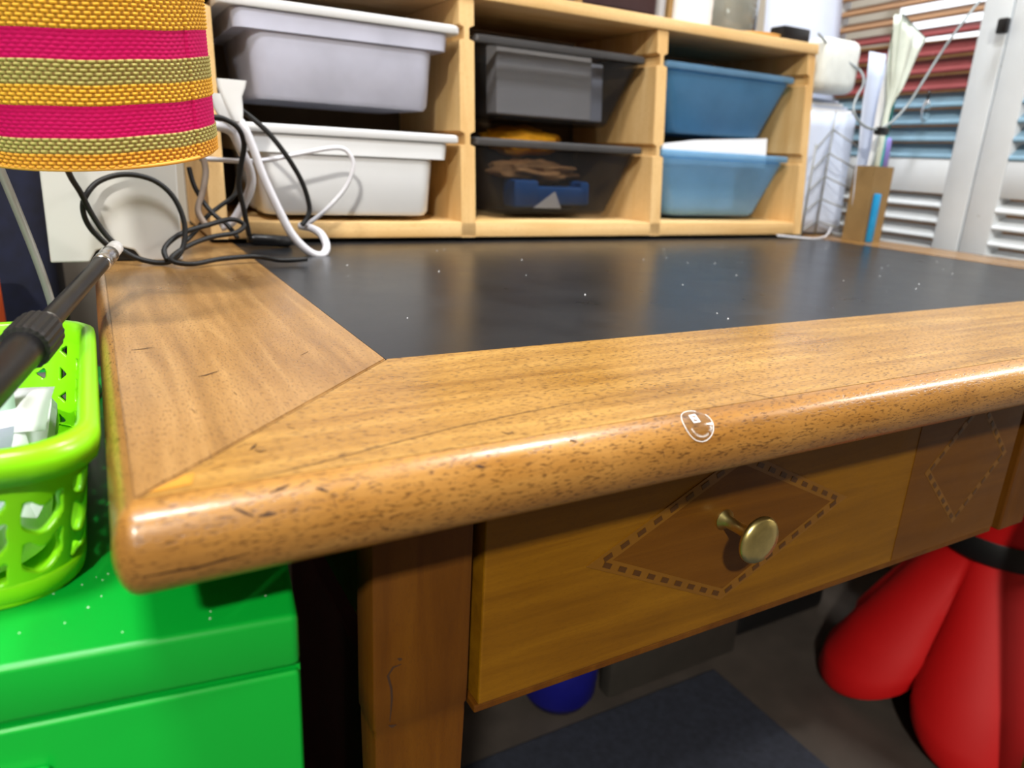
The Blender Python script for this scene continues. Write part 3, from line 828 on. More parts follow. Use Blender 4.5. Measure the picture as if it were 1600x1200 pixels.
# ------------------------------------------------------------------ shelf unit
SXO, SYO, LEAN, SB = 0.1062, 0.6196, 0.1014, TZ + 0.0045
SW, SH, SD = 0.93, 0.297, 0.21
def sx(p): return (SXO + p[0], SYO + p[1] + LEAN * p[2], SB + p[2])
shelf = thing('storage_shelf', sx((SW / 2, SD / 2, -0.0045)), 'pale pine storage frame with six plastic bins on the back of the desk', 'shelf')
autosmooth(G().box((0.0175, 0, 0.0), (SW - 0.0175, SD, 0.019), 0.0015, sx).obj('bottom_board', M_PINE, shelf))
autosmooth(G().box((-0.003, -0.003, 0.281), (SW + 0.003, SD, SH), 0.002, sx).obj('top_board', M_PINE, shelf))
ROWS = (0.119, 0.241)                        # rim heights of the two rows
def upright(name, xa, xb, left, right, z1=0.2805):
    gd, gh = 0.0065, 0.008
    pts = [(xa, 0.0)]
    pts = [(xa, 0), (xb, 0)]
    for z in ROWS:
        if right: pts += [(xb, z - gh), (xb - gd, z - gh + 0.002), (xb - gd, z + gh - 0.001), (xb, z + gh + 0.002)]
    pts += [(xb, z1), (xa, z1)]
    for z in reversed(ROWS):
        if left: pts += [(xa, z + gh + 0.002), (xa + gd, z + gh - 0.001), (xa + gd, z - gh + 0.002), (xa, z - gh)]
    g = G(); g.prism(pts, SD, lambda u, v, s: sx((u, s, v)))
    return g.obj(name, M_PINEZ, shelf)
UP = [(0.0, 0.0175), (0.2985, 0.3185), (0.6045, 0.6235), (0.9125, 0.93)]
upright('side_panel', *UP[0], False, True); upright('divider', *UP[1], True, True); upright('divider', *UP[2], True, True); upright('side_panel', *UP[3], True, False)
for k in range(4):
    a, b = UP[k]
    g = G(); g.box((a, SD - 0.02, -0.0045), (b, SD, -0.0002), 0, sx); g.box((a, 0.012, -0.0045), (b, 0.032, -0.0002), 0, sx); g.obj('foot_strip', M_BLACKM, shelf)

G().box((0.0, SD + 0.006, 0.0), (SW, SD + 0.010, SH - 0.003), 0, sx).obj('back_panel', plain('shelf_back_shade', (92, 72, 48), 0.7), shelf)  # dark sheet added for the shade behind the bins; the frame is open-backed

# ------------------------------------------------------------------ bins
def make_bin(name, cxs, zrim, yo, style, mat, rimmat, label, tiltx=0.0):
    c = sx((cxs, yo + 0.1, zrim - 0.1)); root = thing(name, c, label, 'storage bin', 'plastic bins in the pine frame')
    def tf(p):                                # local: x across, y depth, z from the rim top (0) downwards
        return sx((cxs + p[0], yo + 0.1 + p[1], zrim + 0.004 + p[2] + tiltx * p[1]))
    if style == 'square':
        secs = [(-0.097, 0.097, 0.082, 0.016), (-0.092, 0.1005, 0.086, 0.018), (-0.030, 0.1055, 0.091, 0.018), (-0.0295, 0.120, 0.095, 0.012), (-0.011, 0.122, 0.096, 0.012)]
        rimo, rimi = (0.136, 0.100), (0.116, 0.090); ins = [(-0.010, 0.116, 0.090), (-0.030, 0.1025, 0.088), (-0.094, 0.0945, 0.079)]
    else:
        secs = [(-0.097, 0.092, 0.070, 0.018), (-0.092, 0.0965, 0.074, 0.018), (-0.012, 0.1315, 0.094, 0.014)]
        rimo, rimi = (0.1385, 0.100), (0.127, 0.090); ins = [(-0.010, 0.1285, 0.091), (-0.092, 0.0945, 0.072)]
    g = G(); rings = []
    for z, hx, hy, r in secs: rings.append([tf((p[0], p[1], z)) for p in rrect(hx, hy, r)])
    for z, hx, hy in ins: rings.append([tf((p[0], p[1], z)) for p in rrect(hx, hy, 0.013)])
    g.loft(rings, True, True)
    autosmooth(g.obj('tub', mat, root), 40)
    g = G(); rings = []
    for z, hx, hy in ((-0.0105, rimi[0] + 0.001, rimi[1] + 0.001), (-0.0095, rimo[0] - 0.001, rimo[1] - 0.001), (-0.008, rimo[0], rimo[1]), (-0.002, rimo[0], rimo[1]), (0, rimo[0] - 0.002, rimo[1] - 0.002), (0, rimi[0], rimi[1]), (-0.0105, rimi[0], rimi[1])):
        rings.append([tf((p[0], p[1], z)) for p in rrect(hx, hy, 0.012)])
    g.loft(rings, False, False)
    autosmooth(g.obj('rim', rimmat, root), 40)
    return tf
c1, c2, c3 = 0.158, 0.4615, 0.768
make_bin('storage_bin', c1 - 0.002, ROWS[1], -0.022, 'square', M_WTRANS, M_WPLA, 'milky white plastic bin in the upper left of the pine frame')
make_bin('storage_bin', c1, ROWS[0], -0.012, 'square', M_WPLA, M_WPLA, 'opaque white plastic bin behind the white cables, lower left of the frame')
tUM = make_bin('storage_bin', c2, ROWS[1], 0.012, 'taper', M_SMOKE, M_SMOKER, 'smoke grey clear bin with white papers, upper middle of the frame')
tLM = make_bin('storage_bin', c2, ROWS[0], 0.012, 'taper', M_SMOKE, M_SMOKER, 'smoke grey clear bin with yellow and blue things, lower middle')
tUR = make_bin('storage_bin', c3, ROWS[1], 0.012, 'taper', M_BTRANS, M_BTRANS2, 'darker blue plastic bin in the upper right of the pine frame')
tLR = make_bin('storage_bin', c3, ROWS[0], 0.012, 'taper', M_BTRANS2, M_BTRANS2, 'pale blue plastic bin with papers, lower right of the pine frame')
# contents
g = G().box((-0.088, -0.067, -0.090), (0.064, -0.035, -0.004), 0.002, tUM); tag(g.obj('paper_box', M_PAPER), 'white paper box inside the upper smoke grey bin', 'box')
g = G().box((0.066, -0.058, -0.090), (0.090, -0.02, -0.012), 0.002, tUM); tag(g.obj('notebook', M_PAPERB), 'bluish notebook beside the white box in the smoke grey bin', 'notebook')
def lump(name, c, r, mat, label, cat, tf, seed=0, amp=0.25):
    bm = bmesh.new(); bmesh.ops.create_icosphere(bm, subdivisions=4, radius=1.0)
    for v in bm.verts:
        k = 1 + amp * noise.noise(v.co * 2.2 + Vector((seed, 0, 0))) + amp * 0.5 * noise.noise(v.co * 5 + Vector((0, seed, 0)))
        p = v.co * k; v.co = Vector(tf((c[0] + p.x * r[0], c[1] + p.y * r[1], c[2] + p.z * r[2])))
    bm.verts.index_update()
    vs = [tuple(v.co) for v in bm.verts]; fs = [tuple(x.index for x in f.verts) for f in bm.faces]; bm.free()
    return tag(obj(name, vs, fs, mat, None, True), label, cat)
lump('yellow_cloth', (-0.012, 0.005, 0.000), (0.060, 0.05, 0.020), M_YEL, 'crumpled yellow cloth heaped over the rim of the lower smoke bin', 'cloth', tLM, 3)
lump('brown_paper', (-0.01, -0.030, -0.042), (0.070, 0.028, 0.015), M_BROWN, 'crumpled brown paper inside the lower smoke grey bin', 'paper', tLM, 5, 0.4)
g = G().box((-0.060, -0.066, -0.089), (-0.020, -0.03, -0.052), 0.004, tLM); g.box((-0.024, -0.066, -0.085), (0.060, -0.03, -0.060), 0.004, tLM); g.box((0.050, -0.066, -0.085), (0.066, -0.03, -0.052), 0.004, tLM)
tag(autosmooth(g.obj('blue_case', M_BLUE)), 'blue plastic case at the bottom of the lower smoke bin', 'case')
g = G(); g.prism([(-0.032, -0.089), (0.014, -0.089), (0.004, -0.066)], 0.002, lambda u, v, s: tLM((u, -0.0695 + s * 0.3, v)))
tag(g.obj('paper_corner', M_PAPER), 'white folded paper corner before the blue case', 'paper')
g = G().box((-0.088, -0.064, -0.088), (0.05, -0.02, -0.01), 0.002, tLR); tag(g.obj('paper_stack', M_PAPER), 'white stack of papers inside the pale blue bin', 'paper')
g = G(); g.prism([(-0.118, -0.02), (0.103, -0.02), (0.103, 0.027), (-0.05, 0.017), (-0.118, 0.008)], 0.003, lambda u, v, s: tLR((u, -0.078 + s, v)))
tag(g.obj('white_card', M_PAPER), 'white card sticking up from the pale blue bin', 'card')

# ------------------------------------------------------------------ things on top of the frame
ZT = SB + SH + 0.0005
t = thing('dark_wood_rack', (0.70, 0.755, ZT), 'dark brown wooden rack on top of the pine frame', 'rack')
G().box((0.612, 0.705, ZT), (0.782, 0.80, ZT + 0.012), 0.001).obj('base_board', M_DARKW, t)
G().box((0.624, 0.725, ZT + 0.0125), (0.768, 0.79, ZT + 0.12), 0.006).obj('dark_case', plain('dark_plum', (62, 44, 46), 0.3), t)
for x in (0.612, 0.774): G().box((x, 0.707, ZT + 0.0125), (x + 0.008, 0.715, ZT + 0.14)).obj('post', M_TAN, t)
t = thing('paper_roll', (0.845, 0.765, ZT), 'white roll of quilted kitchen paper on the pine frame', 'paper roll')
g = G(); n = 72; pr = []
for k in range(25): pr.append((0.050 + 0.0008 * (k % 2), 0.22 * k / 24))
g.lathe([(0.02, 0)] + pr + [(0.02, 0.22)], (0.845, 0.765, ZT), n, cap=False); g.obj('paper', M_PAPER, t, True)
G().lathe([(0.0195, 0), (0.0195, 0.22), (0.018, 0.22), (0.018, 0)], (0.845, 0.765, ZT), 32, cap=False).obj('core', M_TAN, t, True)
t = thing('glass_jar', (0.965, 0.785, ZT), 'clear glass jar beside the paper roll on the pine frame', 'jar')
G().lathe([(0.0, 0), (0.046, 0), (0.05, 0.004), (0.05, 0.11), (0.040, 0.13), (0.040, 0.15), (0.037, 0.15), (0.037, 0.13), (0.047, 0.108), (0.047, 0.006), (0.0, 0.005)], (0.965, 0.785, ZT), 40, cap=False).obj('glass', M_GLASS, t, True)
G().lathe([(0.041, 0.138), (0.043, 0.139), (0.043, 0.16), (0.0, 0.161)], (0.965, 0.785, ZT), 32, cap=False).obj('lid', M_SILVER, t, True)
g = G().lathe([(0.0, 0), (0.056, 0.0), (0.066, 0.004), (0.068, 0.008), (0.064, 0.008), (0.052, 0.004), (0.0, 0.003)], (0.955, 0.735, ZT), 40, cap=False)
o = tag(g.obj('wooden_dish', wood('dish_wood', 0, (206, 150, 70), (226, 176, 96), (180, 120, 50), pore_amt=0.2), smooth=True), 'shallow tan wooden dish on the right end of the pine frame', 'dish')
g = G().box((0.975, 0.664, ZT + 0.0002), (1.035, 0.695, ZT + 0.022), 0.003); t = tag(autosmooth(g.obj('power_adapter', M_BLACK)), 'black power adapter on the right end of the pine frame', 'adapter')

# ------------------------------------------------------------------ router and cables on the left
t = thing('wifi_router', (0.014, 0.515, TZ), 'white upright plastic router beside the pine frame, black cable looped before it', 'router')
g = G()
rx0, rx1, ry0, ry1 = -0.039, 0.067, 0.500, 0.524
g.prism([(rx0 + p[0] + 0.053, p[1]) for p in []] or [(rx0, 0.0), (-0.010, 0.0), (-0.004, 0.010), (0.012, 0.014), (0.026, 0.010), (0.032, 0.0), (rx1 - 0.002, 0.0), (rx1, 0.16), (rx0 + 0.002, 0.16)], ry1 - ry0, lambda u, v, s: (u, ry0 + s, TZ + 0.0002 + v))
o = g.obj('body', M_WPLA2, t)
bv = o.modifiers.new('bevel', 'BEVEL'); bv.width = 0.0015; bv.segments = 2
G().box((-0.012, 0.503, TZ + 0.0003), (0.034, 0.545, TZ + 0.0125), 0.002).obj('foot', M_BLACK, t)
def cable(name, pts, r, mat, label, group=None):
    return tag(G().tube(pts, r, 8, sub=6).obj(name, mat, None, True), label, 'cable', group)
cable('black_cable', [(-0.0183,0.4400,0.8476), (-0.0152,0.4620,0.8333), (-0.0100,0.4740,0.8207), (-0.0033,0.4800,0.8017), (0.0071,0.4820,0.7823), (0.0218,0.4800,0.7686), (0.0385,0.4740,0.7630), (0.0526,0.4700,0.7644), (0.0633,0.4760,0.7746), (0.0670,0.4820,0.7952), (0.0604,0.4860,0.8175), (0.0455,0.4880,0.8317), (0.0237,0.4880,0.8358), (0.0039,0.4860,0.8296), (-0.0072,0.4820,0.8171), (-0.0100,0.4840,0.8044), (-0.0059,0.4880,0.7903), (0.0047,0.4900,0.7764)], 0.0024, M_BLACKM, 'black cable hanging from the lamp and looped before the white router')
cable('black_cable', [(0.0494,0.4680,0.7653), (0.0489,0.4780,0.7746), (0.0637,0.4880,0.7856), (0.0883,0.5000,0.7922), (0.1123,0.5200,0.7956), (0.1246,0.5250,0.7896), (0.1135,0.5100,0.7839), (0.0903,0.5000,0.7811), (0.0669,0.4800,0.7752), (0.0520,0.4620,0.7667), (0.0675,0.4550,0.7635), (0.0931,0.4680,0.7655), (0.1249,0.4750,0.7661), (0.1449,0.4600,0.7643), (0.1697,0.4650,0.7642)], 0.0023, M_BLACKM, 'black cable coiled on the desk and running onto the black inlay')
cable('black_cable', [(0.0826,0.5600,0.8408), (0.0854,0.5550,0.8243), (0.0929,0.5500,0.8079), (0.1013,0.5400,0.7966), (0.1100,0.5300,0.7891), (0.1171,0.5200,0.7779)], 0.0023, M_BLACKM, 'short black cable dropping from behind the woven shade')
cable('black_cable', [(0.1361,0.6000,0.8552), (0.1323,0.5950,0.8264), (0.1245,0.5750,0.8140), (0.1102,0.5700,0.8040), (0.0962,0.5600,0.7947), (0.0828,0.5500,0.7808), (0.0718,0.5400,0.7722)], 0.0023, M_BLACKM, 'black cable hanging in front of the left pine panel')
cable('black_cable', [(0.1022,0.5350,0.8878), (0.1134,0.5350,0.8869), (0.1261,0.5380,0.8797), (0.1323,0.5450,0.8653), (0.1297,0.5500,0.8471), (0.1269,0.5550,0.8254), (0.1312,0.5600,0.8000), (0.1357,0.5650,0.7749)], 0.0026, M_BLACKM, 'black cable running beside the thick white cable')
cable('black_cable', [(0.1293,0.5650,0.9001), (0.1427,0.5620,0.8909), (0.1589,0.5600,0.8768), (0.1768,0.5600,0.8542), (0.1914,0.5620,0.8292), (0.1979,0.5620,0.8057), (0.1950,0.5600,0.7939), (0.1882,0.5580,0.7861)], 0.0026, M_BLACKM, 'black cable arching in front of the lower white bin')
g = G(); p = [(0.1359,0.5750,0.7698), (0.1822,0.5850,0.7654)]
a_, b_ = Vector(p[0]), Vector(p[1]); ev = (b_ - a_).normalized()
g.tube([a_, a_ + ev * 0.006, a_ + ev * 0.045, b_], lambda s: 0.0062 if 0.1 < s < 0.8 else 0.004, 10, sub=1)
tag(g.obj('cable_connector', M_BLACK, None, True), 'black inline cable connector lying before the pine frame', 'connector')
cable('white_cable', [(0.0985,0.5450,0.8803), (0.1123,0.5500,0.8800), (0.1239,0.5550,0.8749), (0.1321,0.5600,0.8584), (0.1399,0.5650,0.8401), (0.1407,0.5670,0.8250), (0.1336,0.5720,0.8067), (0.1222,0.5780,0.7879), (0.1102,0.5800,0.7812)], 0.0045, M_WCAB, 'thicker white cable bending down beside the left pine panel')
cable('white_cable', [(0.1230,0.5500,0.8935), (0.1321,0.5450,0.8824), (0.1396,0.5400,0.8616), (0.1470,0.5350,0.8356), (0.1593,0.5300,0.8042), (0.1710,0.5250,0.7794), (0.1860,0.5200,0.7631), (0.1984,0.5200,0.7596), (0.2066,0.5300,0.7667), (0.2055,0.5450,0.7775), (0.1994,0.5600,0.7825), (0.1909,0.5750,0.7836)], 0.0042, M_WCAB, 'long white cable hanging down and curling onto the black inlay')
cable('white_cable', [(0.0936,0.5700,0.8492), (0.1131,0.5700,0.8488), (0.1348,0.5720,0.8484), (0.1606,0.5750,0.8506), (0.1943,0.5780,0.8583), (0.2347,0.5800,0.8660), (0.2487,0.5800,0.8587), (0.2514,0.5800,0.8447), (0.2430,0.5820,0.8239), (0.2221,0.5860,0.7999), (0.1976,0.5920,0.7798)], 0.0024, M_WCAB, 'thin white cable arching in front of the white bin')
cable('grey_cable', [(0.0860,0.5600,0.8551), (0.0946,0.5580,0.8508), (0.0970,0.5560,0.8391), (0.0944,0.5520,0.8260), (0.0912,0.5500,0.8163), (0.0860,0.5450,0.8009), (0.0914,0.5400,0.7880)], 0.003, plain('brown_grey_cable', (150, 134, 120), 0.5), 'brownish grey cable behind the woven shade by the router')
# white plug hanging from the cables
t = thing('white_plug', [(0.1261,0.5500,0.8856)][0], 'white plug with a flared end above the white cables', 'plug')
g = G(); rings = []
for c, wd_ in zip([(0.1281,0.5480,0.8857), (0.1259,0.5480,0.8971), (0.1236,0.5480,0.9084), (0.1241,0.5480,0.9164), (0.1245,0.5480,0.9227)], (0.0045, 0.0075, 0.0095, 0.0125, 0.0135)):
    rings.append([Vector(c) + Vector((p[0], p[1], 0.0)) for p in rrect(wd_, 0.006, 0.003, 3)])
g.loft(rings); autosmooth(g.obj('body', M_WPLA, t), 45)
g = G(); rings = []
for c, wd_ in zip([(0.1204,0.5520,0.8841), (0.1143,0.5520,0.8975), (0.1094,0.5520,0.9097)], (0.006, 0.007, 0.006)):
    rings.append([Vector(c) + Vector((p[0], p[1], 0)) for p in rrect(wd_, 0.005, 0.003, 3)])
g.loft(rings); autosmooth(g.obj('side_arm', M_WPLA, t), 45)

# ------------------------------------------------------------------ dark things at the left behind the desk
t = thing('navy_bag', (-0.19, 0.80, 0), 'dark navy bag standing on the floor behind the router', 'bag')
autosmooth(G().box((-0.36, 0.70, 0.0), (-0.045, 0.90, TZ + 0.26), 0.03, None, 4).obj('body', M_NAVY, t), 60)
G().tube([(-0.28, 0.69, TZ + 0.2), (-0.28, 0.66, TZ + 0.24), (-0.2, 0.655, TZ + 0.27), (-0.12, 0.66, TZ + 0.24), (-0.12, 0.69, TZ + 0.2)], 0.008, 8).obj('handle', M_BLACKM, t, True)
autosmooth(tag(G().box((-0.20, 0.55, 0), (-0.06, 0.68, TZ - 0.16), 0.012).obj('black_crate', M_BLACK), 'black crate on the floor below the router', 'crate'))
tag(autosmooth(G().box((-0.150, 0.575, TZ - 0.159), (-0.092, 0.655, TZ - 0.015), 0.01).obj('orange_bottle', M_ORANGE)), 'orange bottle at the left edge behind the lime basket', 'bottle')

# ------------------------------------------------------------------ things at the right end of the desk
t = thing('wire_file_rack', (1.10, 0.67, TZ), 'grey wire file rack with slanting wires beside the pine frame', 'file rack')
pL, pC, pR = Vector((1.045, 0.626, TZ)), Vector((1.100, 0.642, TZ)), Vector((1.146, 0.604, TZ))
for p, h in ((pL, 0.150), (pC, 0.205), (pR, 0.150)): G().tube([p + Vector((0, 0, 0.002)), p + Vector((0, 0, h))], 0.0016, 8, sub=1).obj('upright_wire', M_GREY, t, True)
for k in range(5):
    z = 0.012 + k * 0.038
    for A, B in ((pL, pC), (pR, pC)):
        G().tube([A + Vector((0, 0, z * 0.86)), B + Vector((0, 0, z + 0.012))], 0.0014, 8, sub=1).obj('slanting_wire', M_GREY, t, True)
G().tube([pL + Vector((0, 0, 0.002)), Vector((1.047, 0.72, TZ + 0.002)), Vector((1.160, 0.70, TZ + 0.002)), pR + Vector((0, 0, 0.002))], 0.0018, 8, sub=1).obj('base_wire', M_GREY, t, True)
for i in range(5):
    y = 0.660 + i * 0.009
    sheet('file_sheet', (1.044 + 0.002 * i, y, TZ + 0.004), (1, -0.12 + 0.01 * i, 0), (0, 0.03, 1), 0.122 - 0.002 * i, 0.20 + 0.006 * i, (M_PAPERB, M_PAPER)[i % 2],
          ('white', 'second', 'third', 'fourth', 'rearmost')[i] + (' sheet at the front of the wire file rack' if i == 0 else ' sheet counted from the front of the wire file rack' if i < 4 else ' sheet standing in the wire file rack'), bu=0.002, group='sheets in the wire file rack', thick=0.0008)
# left slanted sheets seen through the wires
autosmooth(tag(G().box((1.060, 0.648, TZ + 0.234), (1.152, 0.702, TZ + 0.318), 0.016, None, 4).obj('white_canister', plain('cream_plastic', (236, 240, 234), 0.4)), 'cream white plastic canister resting on the files', 'canister'), 60)
sheet('large_paper', (1.043, 0.740, TZ + 0.002), (1, -0.16, 0), (0, 0.1, 1), 0.165, 0.50, M_PAPERB, 'large bluish white sheet standing tall behind the cream canister', bu=0.012, crump=0.006, thick=0.0008)
t = thing('cardboard_box', (1.122, 0.575, TZ), 'small tan cardboard box with papers and pens on the desk corner', 'box')
bx0, bx1, by0, by1, bh = 1.098, 1.146, 0.548, 0.586, 0.120
for nm, a, b in (('front_panel', (bx0, by0, 0), (bx1, by0 + 0.003, bh)), ('back_panel', (bx0, by1 - 0.003, 0), (bx1, by1, bh)), ('side_panel', (bx0, by0 + 0.003, 0), (bx0 + 0.003, by1 - 0.003, bh)), ('side_panel', (bx1 - 0.003, by0 + 0.003, 0), (bx1, by1 - 0.003, bh)), ('bottom_panel', (bx0 + 0.003, by0 + 0.003, 0), (bx1 - 0.003, by1 - 0.003, 0.003))):
    G().box((a[0], a[1], TZ + a[2] + 0.0002), (b[0], b[1], TZ + b[2])).obj(nm, M_TAN, t)
sheet('paper_sheet', (1.102, 0.566, TZ + 0.006), (1, 0.10, 0), (0.0, 0.0, 1), 0.040, 0.290, M_PAPER, 'narrow white sheet standing in the cardboard box', bu=0.004, crump=0.004)
sheet('paper_sheet', (1.102, 0.577, TZ + 0.006), (1, -0.05, 0), (-0.08, 0.02, 1), 0.040, 0.285, M_PAPERB, 'narrow bluish sheet behind the white one in the cardboard box', bu=-0.004, crump=0.004)
def pen(p0, p1, r, mat, label):
    p0, p1 = Vector(p0), Vector(p1); d = (p1 - p0); L = d.length
    t = thing('pen', p0, label, 'pen')
    G().lathe([(r * 0.3, 0), (r, 0.008), (r, L * 0.68)], p0, 14, d).obj('barrel', mat, t, True)
    G().lathe([(r * 1.12, L * 0.68), (r * 1.12, L * 0.97), (r * 0.7, L)], p0, 14, d).obj('cap', mat, t, True)
pen((1.135, 0.558, TZ + 0.004), (1.126, 0.556, TZ + 0.165), 0.0062, M_PURP, 'lilac marker pen in the cardboard box')
pen((1.121, 0.5575, TZ + 0.004), (1.121, 0.5575, TZ + 0.252), 0.0045, M_TEAL, 'tall teal pen standing in the cardboard box')
autosmooth(tag(G().box((1.104, 0.5390, TZ + 0.0003), (1.116, 0.5465, TZ + 0.078), 0.002).obj('blue_marker_box', plain('sky_blue_plastic', (30, 150, 210), 0.4)), 'slim bright blue box before the cardboard box', 'box'))
tfI = lambda p: p
g = G(); rings = []
for k in range(15):
    f = k / 14; c = Vector((1.108 + 0.030 * max(0, f - 0.45) ** 1.0, 0.5535, TZ + 0.112 + 0.205 * f))
    r = 0.004 + (0.034 * ((f - 0.55) / 0.45) ** 0.8 if f > 0.55 else 0.0)
    rings.append([c + Vector((r * (1 + 0.16 * math.cos(9 * a + f * 3)) * math.cos(a), min(r, 0.011) * 0.8 * math.sin(a) * (1 + 0.3 * math.cos(7 * a)), 0.012 * f * math.sin(2 * a + 1) + 0.35 * r * math.cos(a + 2.4))) for a in [2 * math.pi * q / 60 for q in range(60)]])
g.loft(rings, True, True)
tag(g.obj('plastic_pouch', plain('pale_green_film', (226, 236, 224), 0.35), None, True), 'pale crumpled plastic pouch flaring out above the cardboard box', 'plastic bag')
cable('grey_cable', [(1.0413,0.6550,1.0784), (1.0785,0.6550,1.0607), (1.1167,0.6500,1.0438), (1.1418,0.6400,1.0298), (1.1009,0.6000,1.0064), (1.0387,0.5600,0.9808), (1.0097,0.5400,0.9580), (1.0248,0.5340,0.9399), (1.0574,0.5320,0.9336), (1.0912,0.5320,0.9449), (1.1279,0.5350,0.9728), (1.1448,0.5300,1.0048), (1.1640,0.5250,1.0431), (1.1761,0.5150,1.0769), (1.1969,0.5100,1.1082), (1.2158,0.5100,1.1283)], 0.0019, M_GCAB, 'grey cable looping from the black adapter to the shutters')
p = Vector([(1.0721,0.5310,0.9316)][0])
autosmooth(tag(G().box(p - Vector((0.012, 0.006, 0.006)), p + Vector((0.012, 0.006, 0.006)), 0.003).obj('cable_switch', M_BLACK), 'small black switch on the grey cable', 'switch'))
cable('white_wire', [(0.9520,0.5950,0.7661), (0.9916,0.5900,0.7633), (1.0359,0.5880,0.7611), (1.0769,0.6000,0.7647), (1.1186,0.6250,0.7758)], 0.0016, M_WCAB, 'thin white wire lying on the desk by the right end of the frame')

# ------------------------------------------------------------------ painted shutters
SX0_, SKX = 1.212, 0.12
def shx(y): return SX0_ + SKX * (y - 0.3)
SDIR = Vector((SKX, 1, 0)).normalized(); SNOR = Vector((-SDIR.y, SDIR.x, 0))      # normal towards the desk (-x)
Z_LO, Z_HI = TZ - 0.22, TZ + 0.75
def shutter(y0, y1, label, light_top):
    base = Vector((shx(y0), y0, 0)); L = (y1 - y0) / SDIR.y
    root = thing('louvred_shutter', base + SDIR * L / 2 + Vector((0, 0, Z_LO)), label, 'shutter', 'painted louvred shutters')
    def xf(p): q = base + SDIR * p[0] - SNOR * p[1]; return (q.x, q.y, p[2])
    st, th = 0.046, 0.030
    for a, b in ((0, st), (L - st, L)):
        autosmooth(G().box((a, 0, Z_LO), (b, th, Z_HI), 0.002, xf).obj('stile', M_PWHITE, root))
    for za, zc in ((Z_LO, Z_LO + 0.07), (TZ + 0.082, TZ + 0.137), (Z_HI - 0.07, Z_HI)):
        autosmooth(G().box((st + 0.0003, 0.001, za), (L - st - 0.0003, th - 0.001, zc), 0.002, xf).obj('rail', M_PWHITE, root))
    ww = L - 2 * st - 0.0006
    me = {}
    def slat(z, mat, steep=False):
        key = mat.name + str(steep)
        if key not in me:
            a = math.radians(41 if steep else 28); c, s = math.cos(a), math.sin(a); hc, ht = (0.0182 if steep else 0.0170), 0.0038
            pr_ = [(-hc, -ht * 0.4), (-hc + 0.003, -ht), (hc - 0.003, -ht), (hc, -ht * 0.4), (hc, ht * 0.4), (hc - 0.003, ht), (-hc + 0.003, ht), (-hc, ht * 0.4)]
            g = G(); g.prism([(p[0] * c - p[1] * s, p[0] * s + p[1] * c) for p in pr_], ww, lambda u, v, q: tuple(SDIR * (q - ww / 2) - SNOR * u + Vector((0, 0, v))))
            m_ = bpy.data.meshes.new('slat'); m_.from_pydata(g.v, [], g.f); m_.materials.append(mat); me[key] = m_
        o = bpy.data.objects.new('slat', me[key]); COL.objects.link(o); o.parent = root
        q = base + SDIR * (L / 2) - SNOR * (th / 2)
        o.location = Vector((q.x, q.y, z)) - root_loc(root)
    z = TZ + 0.137 + 0.0135; P_ = 0.0272
    while z < Z_HI - 0.075:
        h = z - TZ
        slat(z, M_PBLUE if h < 0.236 else M_PRED if h < 0.352 else M_PTAN, h < 0.315); z += P_
    z = TZ + 0.082 - 0.0135
    while z > Z_LO + 0.08:
        slat(z, M_PWHITE); z -= P_ * 0.93
    return xf
shutter(0.4685, 0.86, 'louvred wooden shutter with red and blue slats behind the cardboard box', True)
shutter(0.070, 0.4640, 'nearer louvred wooden shutter at the right edge of the photo', True)
p = Vector((shx(0.468) - 0.012, 0.468, TZ + 0.33))
autosmooth(tag(G().box(p - Vector((0.005, 0.008, 0.011)), p + Vector((0.0055, 0.008, 0.011)), 0.003).obj('black_clip', M_BLACK), 'small black clip on the stile between the two shutters', 'clip'))
# brown board behind the lower louvres
tag(G().box((1.52, 0.30, 0.0), (1.55, 1.02, TZ + 0.372), 0.003).obj('brown_board', plain('brown_board', (150, 112, 70), 0.8, 0, 0.1, 12)), 'brown board standing behind the shutter slats', 'board')
t = thing('added_glow_panel', (1.765, 0.515, 0), 'glowing white panel added to brighten the gaps of the topmost shutter slats', 'lamp')  # added emitter behind the shutters, makes the upper slat gaps glow white
G().box((1.74, 0.0, 0.0), (1.79, 1.03, TZ + 0.34), 0.003).obj('stand', M_GREY, t)
G().box((1.75, 0.0, TZ + 0.3405), (1.79, 1.03, TZ + 0.95), 0.003).obj('case', M_WPLA, t)
G().box((1.742, 0.01, TZ + 0.345), (1.7495, 1.02, TZ + 0.94)).obj('lit_panel', emit('added_glow', (246, 250, 255), 1.6), t)
t = thing('glass_hook', (shx(0.57) - 0.02, 0.57, TZ + 0.2), 'little clear glass drop hanging before the blue slats', 'pendant')
hp = Vector((shx(0.57) - 0.014, 0.57, TZ + 0.232))
G().lathe([(0.001, 0), (0.005, -0.006), (0.007, -0.02), (0.004, -0.034), (0.0005, -0.038)], hp, 16).obj('drop', M_GLASS, t, True)
G().tube([hp, hp + Vector((0, 0, 0.012))], 0.0022, 8, sub=1).obj('cap', M_BLACK, t, True)

# ------------------------------------------------------------------ under the desk
tag(G().box((0.165, -0.35, 0.0), (0.885, 0.525, 0.008), 0.003).obj('carpet_mat', M_MAT), 'blue grey carpet mat on the floor under the desk', 'mat')
autosmooth(tag(G().box((0.67, 0.550, 0.0), (0.962, 0.58, 0.40), 0.006).obj('grey_board', M_GCASE), 'grey board leaning under the back of the desk', 'board'))
autosmooth(tag(G().box((0.985, 0.572, 0.0), (1.24, 0.72, 0.20), 0.02, None, 3).obj('black_bag', M_BLACKM), 'black bag on the floor under the desk', 'bag'), 60)
g = G(); g.lathe([(0.0, 0), (0.05, 0), (0.062, 0.02), (0.066, 0.09), (0.05, 0.14), (0.02, 0.155), (0.0, 0.157)], (0.600, 0.600, 0.0), 24, cap=False)
tag(g.obj('blue_ball', M_DBLUE, None, True), 'deep blue rounded bucket on the mat under the drawer', 'bucket')
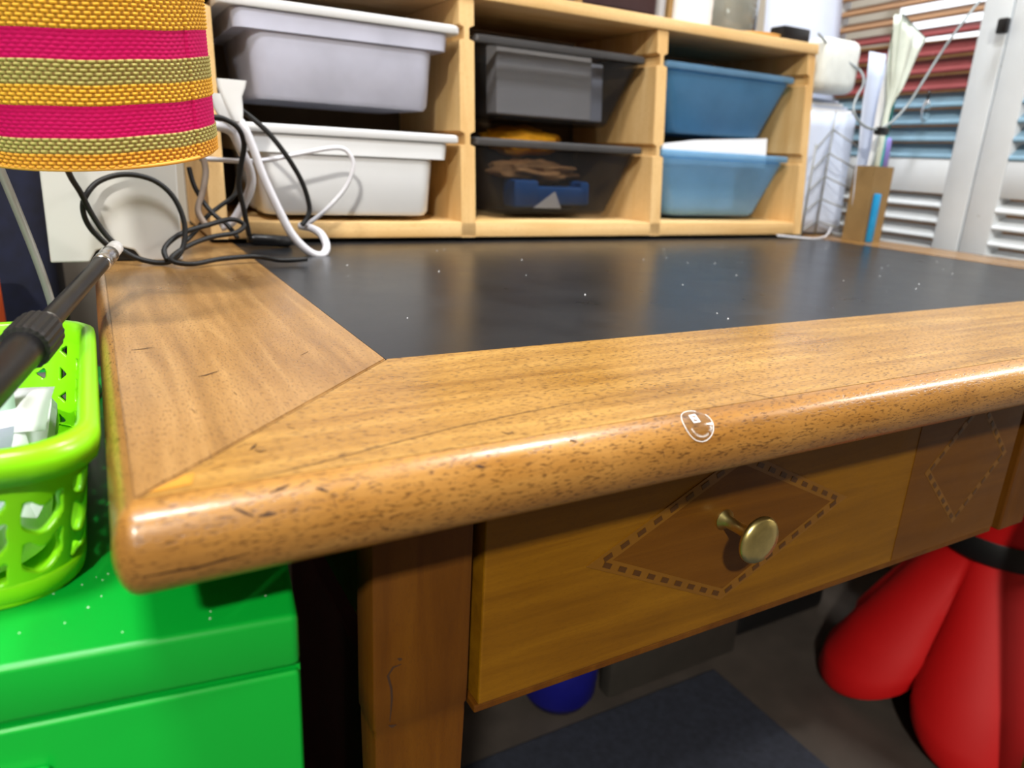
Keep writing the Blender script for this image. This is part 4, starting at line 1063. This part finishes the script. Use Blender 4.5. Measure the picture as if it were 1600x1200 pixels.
tag(G().box((0.17, 0.24, 0.0085), (0.20, 0.60, 0.42), 0.002).obj('red_folder', M_DRED), 'dark red folder standing between the cabinet and the desk leg', 'folder')
# red petal stool
STC = Vector((1.245, 0.292, 0))
t = thing('petal_stool', STC, 'red moulded stool with flaring petals and a black waist band', 'stool')
g = G(); rings = []; n = 120; NPET = 5; PH = math.radians(216)
for (h, r, am) in ((0.0, 0.232, 0.16), (0.012, 0.238, 0.16), (0.05, 0.232, 0.15), (0.12, 0.196, 0.14), (0.19, 0.152, 0.11), (0.25, 0.114, 0.07), (0.29, 0.091, 0.03), (0.315, 0.088, 0.0), (0.34, 0.090, 0.02), (0.38, 0.104, 0.05), (0.44, 0.135, 0.10), (0.465, 0.150, 0.10), (0.475, 0.150, 0.10)):
    rg = []
    for k in range(n):
        a = 2 * math.pi * k / n; lob = abs(math.cos(NPET * (a - PH) / 2)) ** 0.7
        rr = r * (1 - am * 2.2 * (1 - lob))
        hh = h + (0.07 * (1 - lob) if h < 0.02 else 0.045 * (1 - lob) if h < 0.06 else 0)
        rg.append((STC.x + rr * math.cos(a), STC.y + rr * math.sin(a), hh))
    rings.append(rg)
g.loft(rings, False, True); autosmooth(g.obj('shell', M_RED, t), 70)
G().lathe([(0.093, 0.296), (0.0945, 0.299), (0.0945, 0.333), (0.093, 0.336)], STC, 60, cap=False).obj('band', M_BLACKM, t, True)

# dust and crumbs
def dust(name, pts, label, parent=None):
    g = G()
    for (x, y, z, r) in pts:
        o_ = len(g.v); g.add([(x - r, y, z), (x, y - r, z), (x + r, y, z), (x, y + r, z), (x, y, z + r)], [(0, 1, 4), (1, 2, 4), (2, 3, 4), (3, 0, 4)])
    return tag(g.obj(name, M_PAPER), label, 'dust', kind='stuff')
rd = random.Random(3)
dust('crumbs', [(rd.uniform(0.15, 1.0), rd.uniform(0.14, 0.55), TZ - 0.0005, rd.uniform(0.0003, 0.0009)) for _ in range(40)], 'pale crumbs scattered on the black desk inlay')
dust('dust_specks', [cx((rd.uniform(-0.2, -0.004), rd.uniform(0.003, 0.06), CT + 0.0001)) + (rd.uniform(0.0002, 0.0006),) for _ in range(50)], 'pale dust specks on top of the green cabinet')
